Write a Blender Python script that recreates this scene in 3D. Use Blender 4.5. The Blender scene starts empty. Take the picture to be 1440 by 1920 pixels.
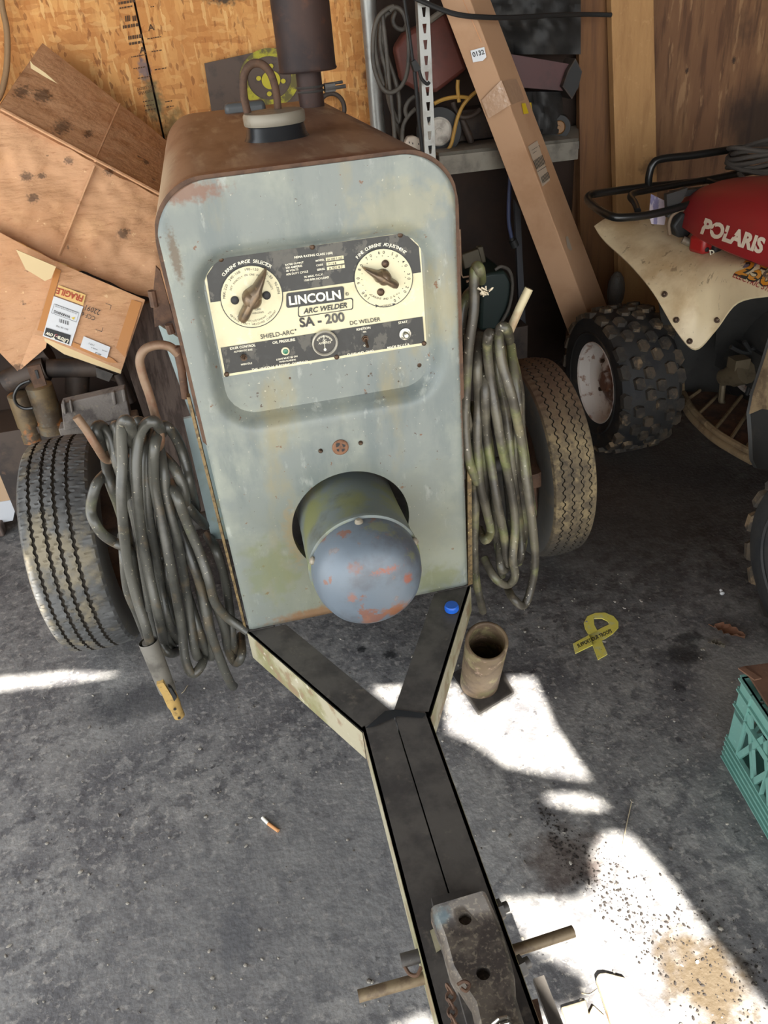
import bpy, bmesh, math, random
from mathutils import Vector as V, Matrix, noise
from mathutils.bvhtree import BVHTree
random.seed(7)
S = bpy.context.scene
C = S.collection
PI = math.pi
# ---------------------------------------------------------------- camera
CAM = V((-.1668, -1.4927, 1.6772)); PITCH, ROLL, YAW, FPX = .5796, .0980, .1651, 1458.76
cf = V((math.sin(YAW)*math.cos(PITCH), math.cos(YAW)*math.cos(PITCH), -math.sin(PITCH)))
r0 = V((math.cos(YAW), -math.sin(YAW), 0)); d0 = cf.cross(r0)
cr_ = r0*math.cos(ROLL)+d0*math.sin(ROLL); cd = d0*math.cos(ROLL)-r0*math.sin(ROLL)
cam = bpy.data.cameras.new('camera'); co = bpy.data.objects.new('camera', cam); C.objects.link(co)
M = Matrix((cr_, -cd, -cf)).transposed().to_4x4(); M.translation = CAM; co.matrix_world = M
cam.sensor_fit = 'VERTICAL'; cam.sensor_height = 36; cam.lens = 36*FPX/1920; cam.clip_start = .05
S.camera = co
# ---------------------------------------------------------------- light and exposure
S.view_settings.view_transform = 'Standard'; S.view_settings.look = 'None'
S.view_settings.gamma = 1; S.view_settings.use_curve_mapping = False
S.view_settings.exposure = .9
w = bpy.data.worlds.new('daylight'); S.world = w; w.use_nodes = True
bg = w.node_tree.nodes['Background']; bg.inputs[0].default_value = (.93, .97, 1, 1); bg.inputs[1].default_value = 1.0
wt = w.node_tree; tc = wt.nodes.new('ShaderNodeTexCoord'); sx_ = wt.nodes.new('ShaderNodeSeparateXYZ'); rm_ = wt.nodes.new('ShaderNodeMapRange')
wt.links.new(tc.outputs['Generated'], sx_.inputs[0]); wt.links.new(sx_.outputs['Z'], rm_.inputs['Value'])
rm_.inputs['From Min'].default_value = 0; rm_.inputs['From Max'].default_value = .6; rm_.inputs['To Min'].default_value = 2.9; rm_.inputs['To Max'].default_value = 1.5
wt.links.new(rm_.outputs[0], bg.inputs[1])   # hazy sky, brighter near the horizon
SUN = V((.28, 1.4, -1.677)).normalized()
sl = bpy.data.lights.new('sun', 'SUN'); sl.energy = 21; sl.angle = math.radians(.53); sl.color = (1, .95, .86)
so = bpy.data.objects.new('sun', sl); C.objects.link(so); so.rotation_euler = SUN.to_track_quat('-Z', 'Y').to_euler(); so.location = (-2, -4, 6)
# ---------------------------------------------------------------- helpers: photo pixel -> point on a plane of the room
def ray(u, v): return cf+cr_*((u-720)/FPX)+cd*((v-960)/FPX)
def ay(u, v, y): r = ray(u, v); return CAM+r*((y-CAM.y)/r.y)
def az(u, v, z): r = ray(u, v); return CAM+r*((z-CAM.z)/r.z)
def ax(u, v, x): r = ray(u, v); return CAM+r*((x-CAM.x)/r.x)
def hy(y): return lambda u, v: ay(u, v, y)
def hz(z): return lambda u, v: az(u, v, z)
def hplane(a, b, c, off=.002):
    n = (b-a).cross(c-a).normalized()
    if n.dot(CAM-a) < 0: n = -n
    a = a+n*off
    def h(u, v): r = ray(u, v); return CAM+r*((a-CAM).dot(n)/r.dot(n))
    return h
def hmesh(mb, off=.003):
    t = BVHTree.FromPolygons([tuple(v) for v in mb.v], mb.f)
    def h(u, v):
        r = ray(u, v).normalized(); p = t.ray_cast(CAM, r)[0]
        if p is None: p = t.find_nearest(CAM+r*2.2)[0]
        return p-r*off
    return h
def cr(p, k=6, closed=False):
    p = [V(a) for a in p]; n = len(p); o = []
    for i in range(n if closed else n-1):
        g = lambda j: p[j % n] if closed else p[max(0, min(n-1, j))]
        a, b, c, d = g(i-1), g(i), g(i+1), g(i+2)
        for s in range(k):
            t = s/k
            o.append(.5*((2*b)+(c-a)*t+(2*a-5*b+4*c-d)*t*t+(3*b-a-3*c+d)*t**3))
    if not closed: o.append(p[-1])
    return o
_font = {}
def glyphs(s, bold=0, shear=0):
    k = (s, bold, shear)
    if k not in _font:
        cu = bpy.data.curves.new('t', 'FONT'); cu.body = s; cu.size = 1; cu.offset = bold; cu.resolution_u = 3; cu.shear = shear
        ob = bpy.data.objects.new('t', cu); C.objects.link(ob)
        me = bpy.data.meshes.new_from_object(ob.evaluated_get(bpy.context.evaluated_depsgraph_get()))
        _font[k] = ([v.co.copy() for v in me.vertices], [tuple(p.vertices) for p in me.polygons])
        bpy.data.objects.remove(ob); bpy.data.curves.remove(cu); bpy.data.meshes.remove(me)
    return _font[k]
class MB:
    def __init__(s): s.v = []; s.f = []; s.m = []; s.mi = 0
    def add(s, vs, fs):
        b = len(s.v); s.v += [V(a) for a in vs]
        for f in fs: s.f.append(tuple(b+i for i in f)); s.m.append(s.mi)
        return s
    def hexa(s, q):   # 8 corners, 0-3 one face, 4-7 the opposite
        return s.add(q, [(3, 2, 1, 0), (4, 5, 6, 7), (0, 1, 5, 4), (1, 2, 6, 5), (2, 3, 7, 6), (3, 0, 4, 7)])
    def box(s, c, d, R=None):
        c = V(c); x, y, z = d[0]/2, d[1]/2, d[2]/2
        q = [V(a) for a in ((-x, -y, -z), (x, -y, -z), (x, y, -z), (-x, y, -z), (-x, -y, z), (x, -y, z), (x, y, z), (-x, y, z))]
        return s.hexa([c+(R @ a if R else a) for a in q])
    def prism(s, p, e):
        p = [V(a) for a in p]; e = V(e); n = len(p)
        return s.add(p+[a+e for a in p], [tuple(range(n)), tuple(range(2*n-1, n-1, -1))]+[(i, n+i, n+(i+1) % n, (i+1) % n) for i in range(n)])
    def slab(s, p, t):  # polygon thickened away from the camera
        p = [V(a) for a in p]; n = (p[1]-p[0]).cross(p[2]-p[1]).normalized()
        if n.dot(CAM-p[0]) > 0: n = -n
        return s.prism(p, n*t)
    def tube(s, p, r, n=10, closed=False, caps=True):
        p = [V(a) for a in p]; L = len(p); rr = r if isinstance(r, (list, tuple)) else [r]*L
        T = []
        for i in range(L):
            a = p[(i-1) % L] if closed or i else p[0]; b = p[(i+1) % L] if closed or i < L-1 else p[-1]
            t = (b-a); T.append(t.normalized() if t.length > 1e-9 else V((0, 0, 1)))
        u = T[0].orthogonal().normalized(); vs = []; U = []
        for i in range(L):
            u = (u-T[i]*u.dot(T[i])).normalized(); w_ = T[i].cross(u)
            vs += [p[i]+(u*math.cos(2*PI*k/n)+w_*math.sin(2*PI*k/n))*rr[i] for k in range(n)]
        fs = []
        for i in range(L if closed else L-1):
            a = i*n; b = ((i+1) % L)*n
            fs += [(a+k, a+(k+1) % n, b+(k+1) % n, b+k) for k in range(n)]
        if caps and not closed: fs += [tuple(range(n-1, -1, -1)), tuple(range((L-1)*n, L*n))]
        return s.add(vs, fs)
    def lathe(s, prof, o, axis=(0, 0, 1), n=32, closed=False, cap=True):   # prof = (radius, height along the axis)
        o = V(o); a = V(axis).normalized(); u = a.orthogonal().normalized(); w_ = a.cross(u); vs = []; fs = []
        for r, h in prof: vs += [o+a*h+(u*math.cos(2*PI*k/n)+w_*math.sin(2*PI*k/n))*max(r, 1e-5) for k in range(n)]
        m = len(prof)
        for i in range(m if closed else m-1):
            j = (i+1) % m
            fs += [(i*n+k, i*n+(k+1) % n, j*n+(k+1) % n, j*n+k) for k in range(n)]
        if not closed and cap:
            if prof[0][0] > 1e-4: fs.append(tuple(range(n-1, -1, -1)))
            if prof[-1][0] > 1e-4: fs.append(tuple(range((m-1)*n, m*n)))
        return s.add(vs, fs)
    def grid(s, rows, closed=False):
        n = len(rows[0]); vs = [a for r in rows for a in r]; fs = []
        for i in range(len(rows)-1):
            for k in range(n if closed else n-1): fs.append((i*n+k, i*n+(k+1) % n, (i+1)*n+(k+1) % n, (i+1)*n+k))
        return s.add(vs, fs)
    def shell(s, rows, t):   # open sheet with thickness t (vector)
        n = len(rows[0]); m = len(rows); t = V(t); b = [[V(a)+t for a in r] for r in rows]
        s.grid(rows); s.grid([r[::-1] for r in b])
        s.grid([rows[0], b[0]][::-1]); s.grid([rows[-1], b[-1]])
        s.grid([[r[0] for r in rows], [r[0] for r in b]]); s.grid([[r[-1] for r in rows], [r[-1] for r in b]][::-1])
        return s
    def ball(s, c, r, n=12, m=8, R=None):
        c = V(c); rx, ry, rz = (r, r, r) if not isinstance(r, (tuple, list)) else r
        rows = []
        for i in range(m+1):
            t = PI*i/m; q = []
            for k in range(n):
                a = V((rx*math.sin(t)*math.cos(2*PI*k/n), ry*math.sin(t)*math.sin(2*PI*k/n), rz*math.cos(t)))
                q.append(c+(R @ a if R else a))
            rows.append(q)
        return s.grid(rows, True)
    def poly(s, px, hit): return s.add([hit(*a) for a in px], [tuple(range(len(px)))])
    def disc(s, c, r, hit, n=24, r2=None):
        e = [(c[0]+r*math.cos(2*PI*k/n), c[1]+r*math.sin(2*PI*k/n)) for k in range(n)]
        if r2 is None: return s.poly(e, hit)
        i_ = [(c[0]+r2*math.cos(2*PI*k/n), c[1]+r2*math.sin(2*PI*k/n)) for k in range(n)]
        return s.grid([[hit(*a) for a in e], [hit(*a) for a in i_]], True)
    def line(s, p, w_, hit):
        for a, b in zip(p[:-1], p[1:]):
            dx, dy = b[0]-a[0], b[1]-a[1]; l = math.hypot(dx, dy) or 1; nx, ny = -dy/l*w_/2, dx/l*w_/2
            s.poly([(a[0]+nx, a[1]+ny), (b[0]+nx, b[1]+ny), (b[0]-nx, b[1]-ny), (a[0]-nx, a[1]-ny)], hit)
        return s
    def text(s, t, a, b, hit, bold=.0, shear=0, hs=1.0):    # lettering whose baseline runs from a to b
        g, f = glyphs(t, bold, shear); x0 = min(v.x for v in g); x1 = max(v.x for v in g)
        dx, dy = b[0]-a[0], b[1]-a[1]; L = math.hypot(dx, dy); ex = (dx/L, dy/L); ey = (ex[1], -ex[0]); k = L/(x1-x0)
        return s.add([hit(a[0]+k*((v.x-x0)*ex[0]+v.y*hs*ey[0]), a[1]+k*((v.x-x0)*ex[1]+v.y*hs*ey[1])) for v in g], f)
    def arctext(s, t, c, r, a0, a1, h, hit, inward=False, bold=.01):  # one letter at a time round a dial, angles in degrees clockwise from the top
        n = len(t)
        for i, ch in enumerate(t):
            if ch == ' ': continue
            a = math.radians(a0+(a1-a0)*(i/(n-1) if n > 1 else .5)); g, f = glyphs(ch, bold); xm = (min(v.x for v in g)+max(v.x for v in g))/2
            ex = (math.cos(a), math.sin(a)); ey = (math.sin(a), -math.cos(a)); p = (c[0]+r*math.sin(a), c[1]-r*math.cos(a))
            if inward: ex = (-ex[0], -ex[1]); ey = (-ey[0], -ey[1])
            k = h/.7
            s.add([hit(p[0]+k*((v.x-xm)*ex[0]+v.y*ey[0]), p[1]+k*((v.x-xm)*ex[1]+v.y*ey[1])) for v in g], f)
        return s
    def build(s, name, mats, parent=None, bevel=0, smooth=40, cut=None):
        me = bpy.data.meshes.new(name); o_ = parent_loc(parent)
        me.from_pydata([tuple(a-o_) for a in s.v], [], s.f); 
        for m in (mats if isinstance(mats, (list, tuple)) else [mats]): me.materials.append(m)
        me.polygons.foreach_set('material_index', s.m)
        bm = bmesh.new(); bm.from_mesh(me); bmesh.ops.recalc_face_normals(bm, faces=bm.faces) if smooth >= 0 else None; bm.to_mesh(me); bm.free()
        me.polygons.foreach_set('use_smooth', [True]*len(me.polygons)); me.set_sharp_from_angle(angle=math.radians(abs(smooth)))
        ob = bpy.data.objects.new(name, me); C.objects.link(ob)
        if parent: ob.parent = parent
        if cut:
            cm = bpy.data.meshes.new('cut'); cm.from_pydata([tuple(a-o_) for a in cut.v], [], cut.f)
            bm = bmesh.new(); bm.from_mesh(cm); bmesh.ops.recalc_face_normals(bm, faces=bm.faces); bm.to_mesh(cm); bm.free()
            k = bpy.data.objects.new('cut', cm); C.objects.link(k); k.parent = parent
            md = ob.modifiers.new('b', 'BOOLEAN'); md.object = k; md.operation = 'DIFFERENCE'; md.solver = 'EXACT'
            bpy.context.view_layer.update()
            nm = bpy.data.meshes.new_from_object(ob.evaluated_get(bpy.context.evaluated_depsgraph_get()))
            ob.modifiers.clear(); ob.data = nm; nm.name = name; bpy.data.objects.remove(k)
        if bevel:
            md = ob.modifiers.new('bevel', 'BEVEL'); md.width = bevel; md.segments = 2; md.limit_method = 'ANGLE'; md.angle_limit = math.radians(40)
        return ob
def parent_loc(p):
    o = V((0, 0, 0))
    while p: o = o+p.location; p = p.parent
    return o
def tag(o, label, cat, group=None, kind=None):
    if label: o['label'] = label
    if cat: o['category'] = cat
    if group: o['group'] = group
    if kind: o['kind'] = kind
    return o
def thing(name, label, cat, loc=(0, 0, 0), group=None):
    o = bpy.data.objects.new(name, None); o.empty_display_size = .1; C.objects.link(o); o.location = loc
    return tag(o, label, cat, group)
def part(o, label): o['label'] = label; return o
# ---------------------------------------------------------------- materials
def lin(c):
    f = lambda x: x/12.92 if x <= .04045 else ((x+.055)/1.055)**2.4
    return tuple(f(x/255) for x in c)+(1,)
def mat(name, col, rough=.6, metal=0, layers=(), spots=(), bump=None, wave=None, trans=0, spec=.5):
    m = bpy.data.materials.new(name); m.use_nodes = True; N = m.node_tree.nodes; L = m.node_tree.links
    b = N['Principled BSDF']; b.inputs['Roughness'].default_value = rough; b.inputs['Metallic'].default_value = metal
    b.inputs['Specular IOR Level'].default_value = spec
    if trans: b.inputs['Transmission Weight'].default_value = trans
    geo = N.new('ShaderNodeNewGeometry'); pos = geo.outputs['Position']
    rgb = N.new('ShaderNodeRGB'); rgb.outputs[0].default_value = lin(col); cur = rgb.outputs[0]
    def mapped(stretch):
        if stretch == (1, 1, 1): return pos
        k = N.new('ShaderNodeVectorMath'); k.operation = 'MULTIPLY'; L.new(pos, k.inputs[0]); k.inputs[1].default_value = stretch; return k.outputs[0]
    def rng(sock, lo, hi, to=(0, 1)):
        k = N.new('ShaderNodeMapRange'); k.interpolation_type = 'SMOOTHSTEP'; L.new(sock, k.inputs['Value'])
        k.inputs['From Min'].default_value = lo; k.inputs['From Max'].default_value = hi; k.inputs['To Min'].default_value = to[0]; k.inputs['To Max'].default_value = to[1]; return k.outputs[0]
    def mix(fac, c2):
        nonlocal cur
        k = N.new('ShaderNodeMix'); k.data_type = 'RGBA'; L.new(fac, k.inputs[0]); L.new(cur, k.inputs[6]); k.inputs[7].default_value = lin(c2); cur = k.outputs[2]
    for ly in layers:   # (colour, scale, lo, hi, amount, stretch, type)
        c2, sc, lo, hi = ly[:4]; am = ly[4] if len(ly) > 4 else 1; st = ly[5] if len(ly) > 5 else (1, 1, 1); ty = ly[6] if len(ly) > 6 else 'n'
        if ty == 'v':
            t = N.new('ShaderNodeTexVoronoi'); t.inputs['Scale'].default_value = sc; L.new(mapped(st), t.inputs['Vector']); o_ = t.outputs['Distance']
        elif ty == 'c':
            t = N.new('ShaderNodeTexVoronoi'); t.inputs['Scale'].default_value = sc
            nz = N.new('ShaderNodeTexNoise'); nz.inputs['Scale'].default_value = sc*.6; L.new(pos, nz.inputs['Vector'])
            ad = N.new('ShaderNodeVectorMath'); ad.operation = 'MULTIPLY_ADD'; L.new(nz.outputs['Color'], ad.inputs[0]); ad.inputs[1].default_value = (.55/sc,)*3; L.new(mapped(st), ad.inputs[2]); L.new(ad.outputs[0], t.inputs['Vector'])
            sp = N.new('ShaderNodeSeparateColor'); L.new(t.outputs['Color'], sp.inputs[0]); o_ = sp.outputs[0]
        else:
            t = N.new('ShaderNodeTexNoise'); t.inputs['Scale'].default_value = sc; t.inputs['Detail'].default_value = 6; t.inputs['Roughness'].default_value = .62
            L.new(mapped(st), t.inputs['Vector']); o_ = t.outputs['Fac']
        mix(rng(o_, lo, hi, (0, am)), c2)
    for sp in spots:    # (centre, radii, colour, amount, ragged)
        c, r, c2, am = sp[:4]; rag = sp[4] if len(sp) > 4 else .7
        nz = N.new('ShaderNodeTexNoise'); nz.inputs['Scale'].default_value = (2.2/max(min(r), .008)); nz.inputs['Detail'].default_value = 8; L.new(pos, nz.inputs['Vector'])
        a = N.new('ShaderNodeVectorMath'); a.operation = 'SUBTRACT'; L.new(pos, a.inputs[0]); a.inputs[1].default_value = c
        d = N.new('ShaderNodeVectorMath'); d.operation = 'DIVIDE'; L.new(a.outputs[0], d.inputs[0]); d.inputs[1].default_value = r
        l = N.new('ShaderNodeVectorMath'); l.operation = 'LENGTH'; L.new(d.outputs[0], l.inputs[0])
        ad = N.new('ShaderNodeMath'); ad.operation = 'MULTIPLY_ADD'; L.new(nz.outputs['Fac'], ad.inputs[0]); ad.inputs[1].default_value = -rag*2; L.new(l.outputs['Value'], ad.inputs[2])
        mix(rng(ad.outputs[0], 1.05-rag, .35-rag, (0, am)), c2)
    L.new(cur, b.inputs['Base Color'])
    if bump:            # (scale, strength, distance, stretch)
        t = N.new('ShaderNodeTexNoise'); t.inputs['Scale'].default_value = bump[0]; t.inputs['Detail'].default_value = 5; L.new(mapped(bump[3] if len(bump) > 3 else (1, 1, 1)), t.inputs['Vector'])
        k = N.new('ShaderNodeBump'); k.inputs['Strength'].default_value = bump[1]; k.inputs['Distance'].default_value = bump[2]; L.new(t.outputs['Fac'], k.inputs['Height']); L.new(k.outputs[0], b.inputs['Normal'])
    return m
# floor at z = 0, machine panel starts at ZP
ZP = .42
m_osb = mat('osb', (202, 138, 74), .75, layers=[((222, 164, 96), 50, .3, .8, .75, (1, 1, .2), 'c'), ((178, 112, 54), 60, .6, .95, .6, (.25, 1, 1), 'c'), ((236, 190, 124), 90, .8, 1, .7, (1, 1, .16), 'c'), ((226, 176, 112), 80, .8, 1, .6, (.3, 1, .8), 'c'), ((136, 80, 38), 120, .88, 1, .7, (1, 1, .35), 'c'), ((164, 104, 54), 2.2, .52, .8, .35)],
    spots=[((-.33, 2.14, 1.42), (.045, .2, .1), (70, 84, 60), .8), ((-.34, 2.14, 1.53), (.03, .2, .05), (84, 92, 110), .7), ((-.27, 2.14, 1.3), (.07, .2, .1), (70, 76, 44), .7), ((.02, 2.14, 1.74), (.09, .2, .035), (40, 42, 38), .9), ((.55, 2.14, 1.42), (.03, .2, .03), (96, 54, 30), .8)], bump=(60, .35, .006))
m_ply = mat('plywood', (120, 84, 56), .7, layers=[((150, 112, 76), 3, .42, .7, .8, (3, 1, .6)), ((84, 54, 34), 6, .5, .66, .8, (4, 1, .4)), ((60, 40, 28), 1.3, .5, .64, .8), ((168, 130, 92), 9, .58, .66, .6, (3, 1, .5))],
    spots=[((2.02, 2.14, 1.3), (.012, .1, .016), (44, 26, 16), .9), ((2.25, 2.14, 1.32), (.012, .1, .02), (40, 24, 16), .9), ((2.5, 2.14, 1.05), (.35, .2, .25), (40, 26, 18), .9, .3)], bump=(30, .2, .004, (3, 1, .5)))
m_shade_brown = mat('painted shade brown', (52, 36, 26), .85, layers=[((30, 22, 18), 4, .4, .7, .8)])  # dark brown with deep shade put into the colour
m_conc = mat('stained concrete', (126, 125, 124), .62, layers=[((88, 87, 90), 3.2, .42, .62, .85), ((150, 148, 145), 9, .5, .68, .7), ((80, 79, 82), 22, .48, .6, .75), ((172, 168, 162), 60, .54, .62, .6), ((76, 74, 76), 120, .54, .64, .45), ((190, 188, 182), 230, .6, .68, .35), ((50, 49, 52), 26, .63, .68, .8), ((216, 214, 208), 110, .69, .71, .8), ((158, 156, 152), 1.4, .52, .66, .5)],
    spots=[((.93, -.01, 0), (.08, .06, .1), (44, 44, 46), .85), ((.98, .05, 0), (.06, .03, .1), (46, 46, 48), .8), ((.85, -.12, 0), (.025, .03, .1), (42, 42, 46), .8), ((-.42, -.5, 0), (.05, .1, .1), (64, 66, 74), .8), ((.78, -.75, 0), (.035, .03, .1), (40, 40, 42), .85), ((.74, -.72, 0), (.03, .02, .1), (40, 40, 42), .8),
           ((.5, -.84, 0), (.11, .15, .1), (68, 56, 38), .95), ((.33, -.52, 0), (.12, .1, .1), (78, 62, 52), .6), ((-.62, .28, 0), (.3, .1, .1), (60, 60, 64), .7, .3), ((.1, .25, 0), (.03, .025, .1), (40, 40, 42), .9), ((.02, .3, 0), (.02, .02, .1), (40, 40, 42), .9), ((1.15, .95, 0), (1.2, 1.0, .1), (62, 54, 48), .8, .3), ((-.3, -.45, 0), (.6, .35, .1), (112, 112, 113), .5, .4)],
    bump=(80, .45, .005))
m_roof = mat('roof board', (70, 56, 44), .85)
m_ground = mat('driveway', (120, 116, 106), .9, layers=[((90, 88, 80), 3, .4, .7, .7)])
m_sidewall = mat('side wall board', (92, 66, 44), .85, layers=[((64, 44, 30), 3, .4, .7, .8, (1, 1, .3))])
def struct(ob, label): return tag(ob, label, 'structure', None, 'structure')
# ---------------------------------------------------------------- the setting
WY = 2.15
b = MB(); b.box((.35, -.9, -.05), (5.6, 6.3, .1)); struct(b.build('floor', m_conc), 'stained dark grey concrete garage floor')
b = MB(); b.box((-2.5, -6, -.115), (24, 18, .1)); struct(b.build('ground', m_ground), 'driveway outside the open garage door')
sx = -.322
b = MB(); b.mi = 0; b.box(((-2.3+sx-.004)/2, WY+.02, 1.8), (sx-.004+2.3, .03, 2.0)); b.box(((sx+.004+.585)/2, WY+.02, 1.8), (.585-sx-.004, .03, 2.0))
b.mi = 1; b.box(((.585+1.5)/2, WY+.03, 1.4), (.915, .03, 2.8)); b.box((-.3, WY+.06, 1.4), (4, .03, 2.8)); b.mi = 2; b.box(((1.5+3.1)/2, WY+.02, 1.4), (1.6, .03, 2.8))  # dark pieces paint the shade low on the wall and behind the shelf
struct(b.build('wall_back', [m_osb, m_shade_brown, m_ply]), 'back wall of strand board with a seam, plywood on the right')
b = MB(); b.box((-2.3, 1.55, 1.4), (.06, 1.3, 2.8)); struct(b.build('wall_left', m_sidewall), 'dark board side wall left of the trailer')
b = MB(); b.box((3.1, -.75, 1.4), (.06, 5.9, 2.8)); struct(b.build('wall_right', m_sidewall), 'dark board side wall beside the quad bike')
# ceiling as sun mask: holes added and shaped to cast the sun patches
RZ = 2.8
def up(p): k = (RZ-p.z)/-SUN.z; q = p-SUN*k*1.0; return (q.x, q.y)
def upp(p): t = (RZ-p.z)/SUN.z; q = p+SUN*t; return (q.x, q.y)
H0 = hz(0)
gaps = [[(-40, 1278), (0, 1267), (130, 1256), (268, 1262), (130, 1284), (0, 1299), (-40, 1305)],
    [(684, 1286), (763, 1282), (747, 1312), (738, 1328), (722, 1314)],
    [(842, 1276), (858, 1286), (896, 1341), (968, 1299), (946, 1266), (1000, 1266), (1040, 1360), (1112, 1466), (1065, 1462), (1020, 1454), (950, 1440), (890, 1398), (836, 1374)],
    [(1004, 1489), (1060, 1483), (1110, 1489), (1158, 1517), (1130, 1523), (1080, 1521), (1030, 1510)],
    [(1150, 1556), (1180, 1560), (1250, 1640), (1330, 1750), (1440, 1890), (1500, 1970), (1500, 2100), (700, 2100), (735, 1922), (800, 1896), (900, 1990), (1010, 1960), (1020, 1888), (1098, 1874), (1100, 1838), (1030, 1800), (1005, 1790), (930, 1684), (1000, 1680), (1080, 1682), (1116, 1650), (1108, 1600), (1125, 1562)]]
cu = bpy.data.curves.new('ceiling', 'CURVE'); cu.dimensions = '2D'; cu.fill_mode = 'BOTH'; cu.extrude = .012
def spl(pts):
    s_ = cu.splines.new('POLY'); s_.points.add(len(pts)-1); s_.use_cyclic_u = True
    for q, p in zip(s_.points, pts): q.co = (p[0], p[1], 0, 1)
spl([(-2.3, -3.8), (3.1, -3.8), (3.1, 2.2), (-2.3, 2.2)])
for g in gaps: spl([upp(H0(*p)) for p in g])
tg = [(34, 1035), (52, 1045), (76, 1120), (108, 1200), (96, 1205), (44, 1110)]
spl([upp(ax(u, v, -.85)) for u, v in tg])
ob = bpy.data.objects.new('ceiling', cu); C.objects.link(ob)
me = bpy.data.meshes.new_from_object(ob.evaluated_get(bpy.context.evaluated_depsgraph_get())); bpy.data.objects.remove(ob)
me.materials.clear(); me.materials.append(m_roof); me.name = 'ceiling'
ob = bpy.data.objects.new('ceiling', me); C.objects.link(ob); ob.location = (0, 0, RZ); struct(ob, 'unseen ceiling with added holes shaped to cast the sun patches')
# ---------------------------------------------------------------- trailer welder
m_pnl = mat('grey green paint', (114, 120, 116), .42, layers=[((138, 142, 130), 5, .45, .65, .7), ((94, 103, 103), 9, .48, .64, .7, (1, 1, .3)), ((136, 126, 92), 3.2, .53, .66, .6, (1.6, 1, .7)), ((160, 164, 156), 30, .58, .7, .5, (1, 1, .4)), ((106, 70, 44), 34, .665, .69, .9), ((70, 54, 42), 75, .67, .69, .9), ((190, 184, 164), 120, .66, .69, .7)],
    spots=[((0, 0, ZP+.14), (.36, .2, .3), (118, 118, 94), .55, .4), ((-.21, 0, ZP+1.005), (.08, .1, .022), (112, 72, 50), .8, .8), ((-.255, 0, ZP+.9), (.012, .1, .06), (92, 78, 62), .9), ((-.2, 0, ZP+.16), (.07, .1, .1), (104, 110, 62), .4, 1.1), ((.2, 0, ZP+.04), (.08, .1, .05), (104, 106, 58), .45, 1), ((.17, 0, ZP+.93), (.12, .1, .06), (160, 152, 116), .35, .9), ((-.1, 0, ZP+.01), (.15, .1, .025), (126, 84, 46), .7), ((.279, 0, ZP+.6), (.006, .1, .4), (112, 78, 54), .7), ((-.13, 0, ZP+.25), (.03, .1, .1), (140, 118, 76), .5, .9)], bump=(25, .08, .003))
m_hood = mat('rust brown hood', (150, 116, 92), .5, .1, layers=[((112, 72, 52), 4, .42, .68, .8, (3, .8, 1)), ((184, 162, 138), 6, .52, .75, .8, (4, .7, 1)), ((176, 160, 142), 30, .66, .8, .4, (3, .5, 1))],
    spots=[((-.27, .3, ZP+.95), (.06, .6, .12), (176, 158, 132), .7, .3), ((0, .02, ZP+1.02), (.3, .04, .05), (112, 62, 42), .8)], bump=(20, .1, .003))
m_rust = mat('rust', (94, 70, 54), .8, .2, layers=[((62, 46, 38), 30, .4, .65, .8), ((126, 94, 70), 60, .55, .75, .6)], bump=(120, .4, .002))
m_rod = mat('copper brown rod', (124, 102, 82), .55, .3, layers=[((110, 74, 54), 30, .4, .7, .8), ((190, 160, 130), 60, .6, .75, .5)])
m_black = mat('black rubber', (34, 34, 34), .6); m_screw = mat('dark screw', (92, 72, 56), .5, .6, layers=[((60, 48, 40), 200, .4, .6, .8)])
m_steel = mat('dirty dark steel', (84, 80, 76), .55, .15, layers=[((58, 55, 54), 12, .4, .65, .9), ((112, 104, 94), 30, .58, .75, .7), ((120, 116, 104), 110, .68, .76, .6)], bump=(70, .2, .002))
m_edge = mat('pale painted flange', (160, 153, 130), .6, layers=[((122, 120, 76), 8, .44, .6, .8), ((132, 108, 86), 16, .5, .62, .8), ((196, 190, 172), 40, .6, .7, .7)])
m_muf = mat('dark rusted muffler', (70, 52, 46), .62, .3, layers=[((46, 38, 38), 6, .4, .65, .9), ((98, 66, 50), 22, .55, .75, .7), ((150, 130, 110), 90, .7, .76, .5)], bump=(60, .2, .002))
m_cap = mat('grey weathered cap', (142, 134, 118), .5, .1, layers=[((110, 88, 66), 25, .5, .7, .7)])
m_collar = mat('glossy black collar', (44, 46, 48), .25, .2)
m_tire = mat('trailer tyre rubber', (92, 92, 91), .7, layers=[((58, 58, 58), 14, .4, .6, .8), ((132, 122, 100), 7, .5, .66, .8), ((60, 66, 78), 9, .58, .75, .6)], bump=(160, .3, .002))
m_tire2 = mat('muddy tyre rubber', (112, 98, 74), .85, layers=[((76, 66, 52), 10, .42, .6, .8), ((144, 126, 92), 22, .5, .64, .7), ((60, 52, 44), 70, .54, .62, .7)], spots=[((.72, .4, .08), (.3, .3, .2), (58, 54, 49), .9, .4), ((.72, .7, .66), (.3, .4, .2), (82, 58, 42), .8, .4)], bump=(160, .4, .002))
m_groove = mat('tread groove', (54, 48, 40), .9)
m_wall2 = mat('worn tyre sidewall', (72, 70, 66), .8, layers=[((96, 86, 70), 12, .5, .7, .7)])
m_cyl = mat('mossy blue grey drum', (110, 118, 116), .45, .1, layers=[((122, 124, 74), 8, .44, .62, .85), ((70, 66, 52), 7, .55, .72, .8), ((140, 148, 156), 24, .62, .76, .5)], bump=(30, .1, .002))
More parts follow.
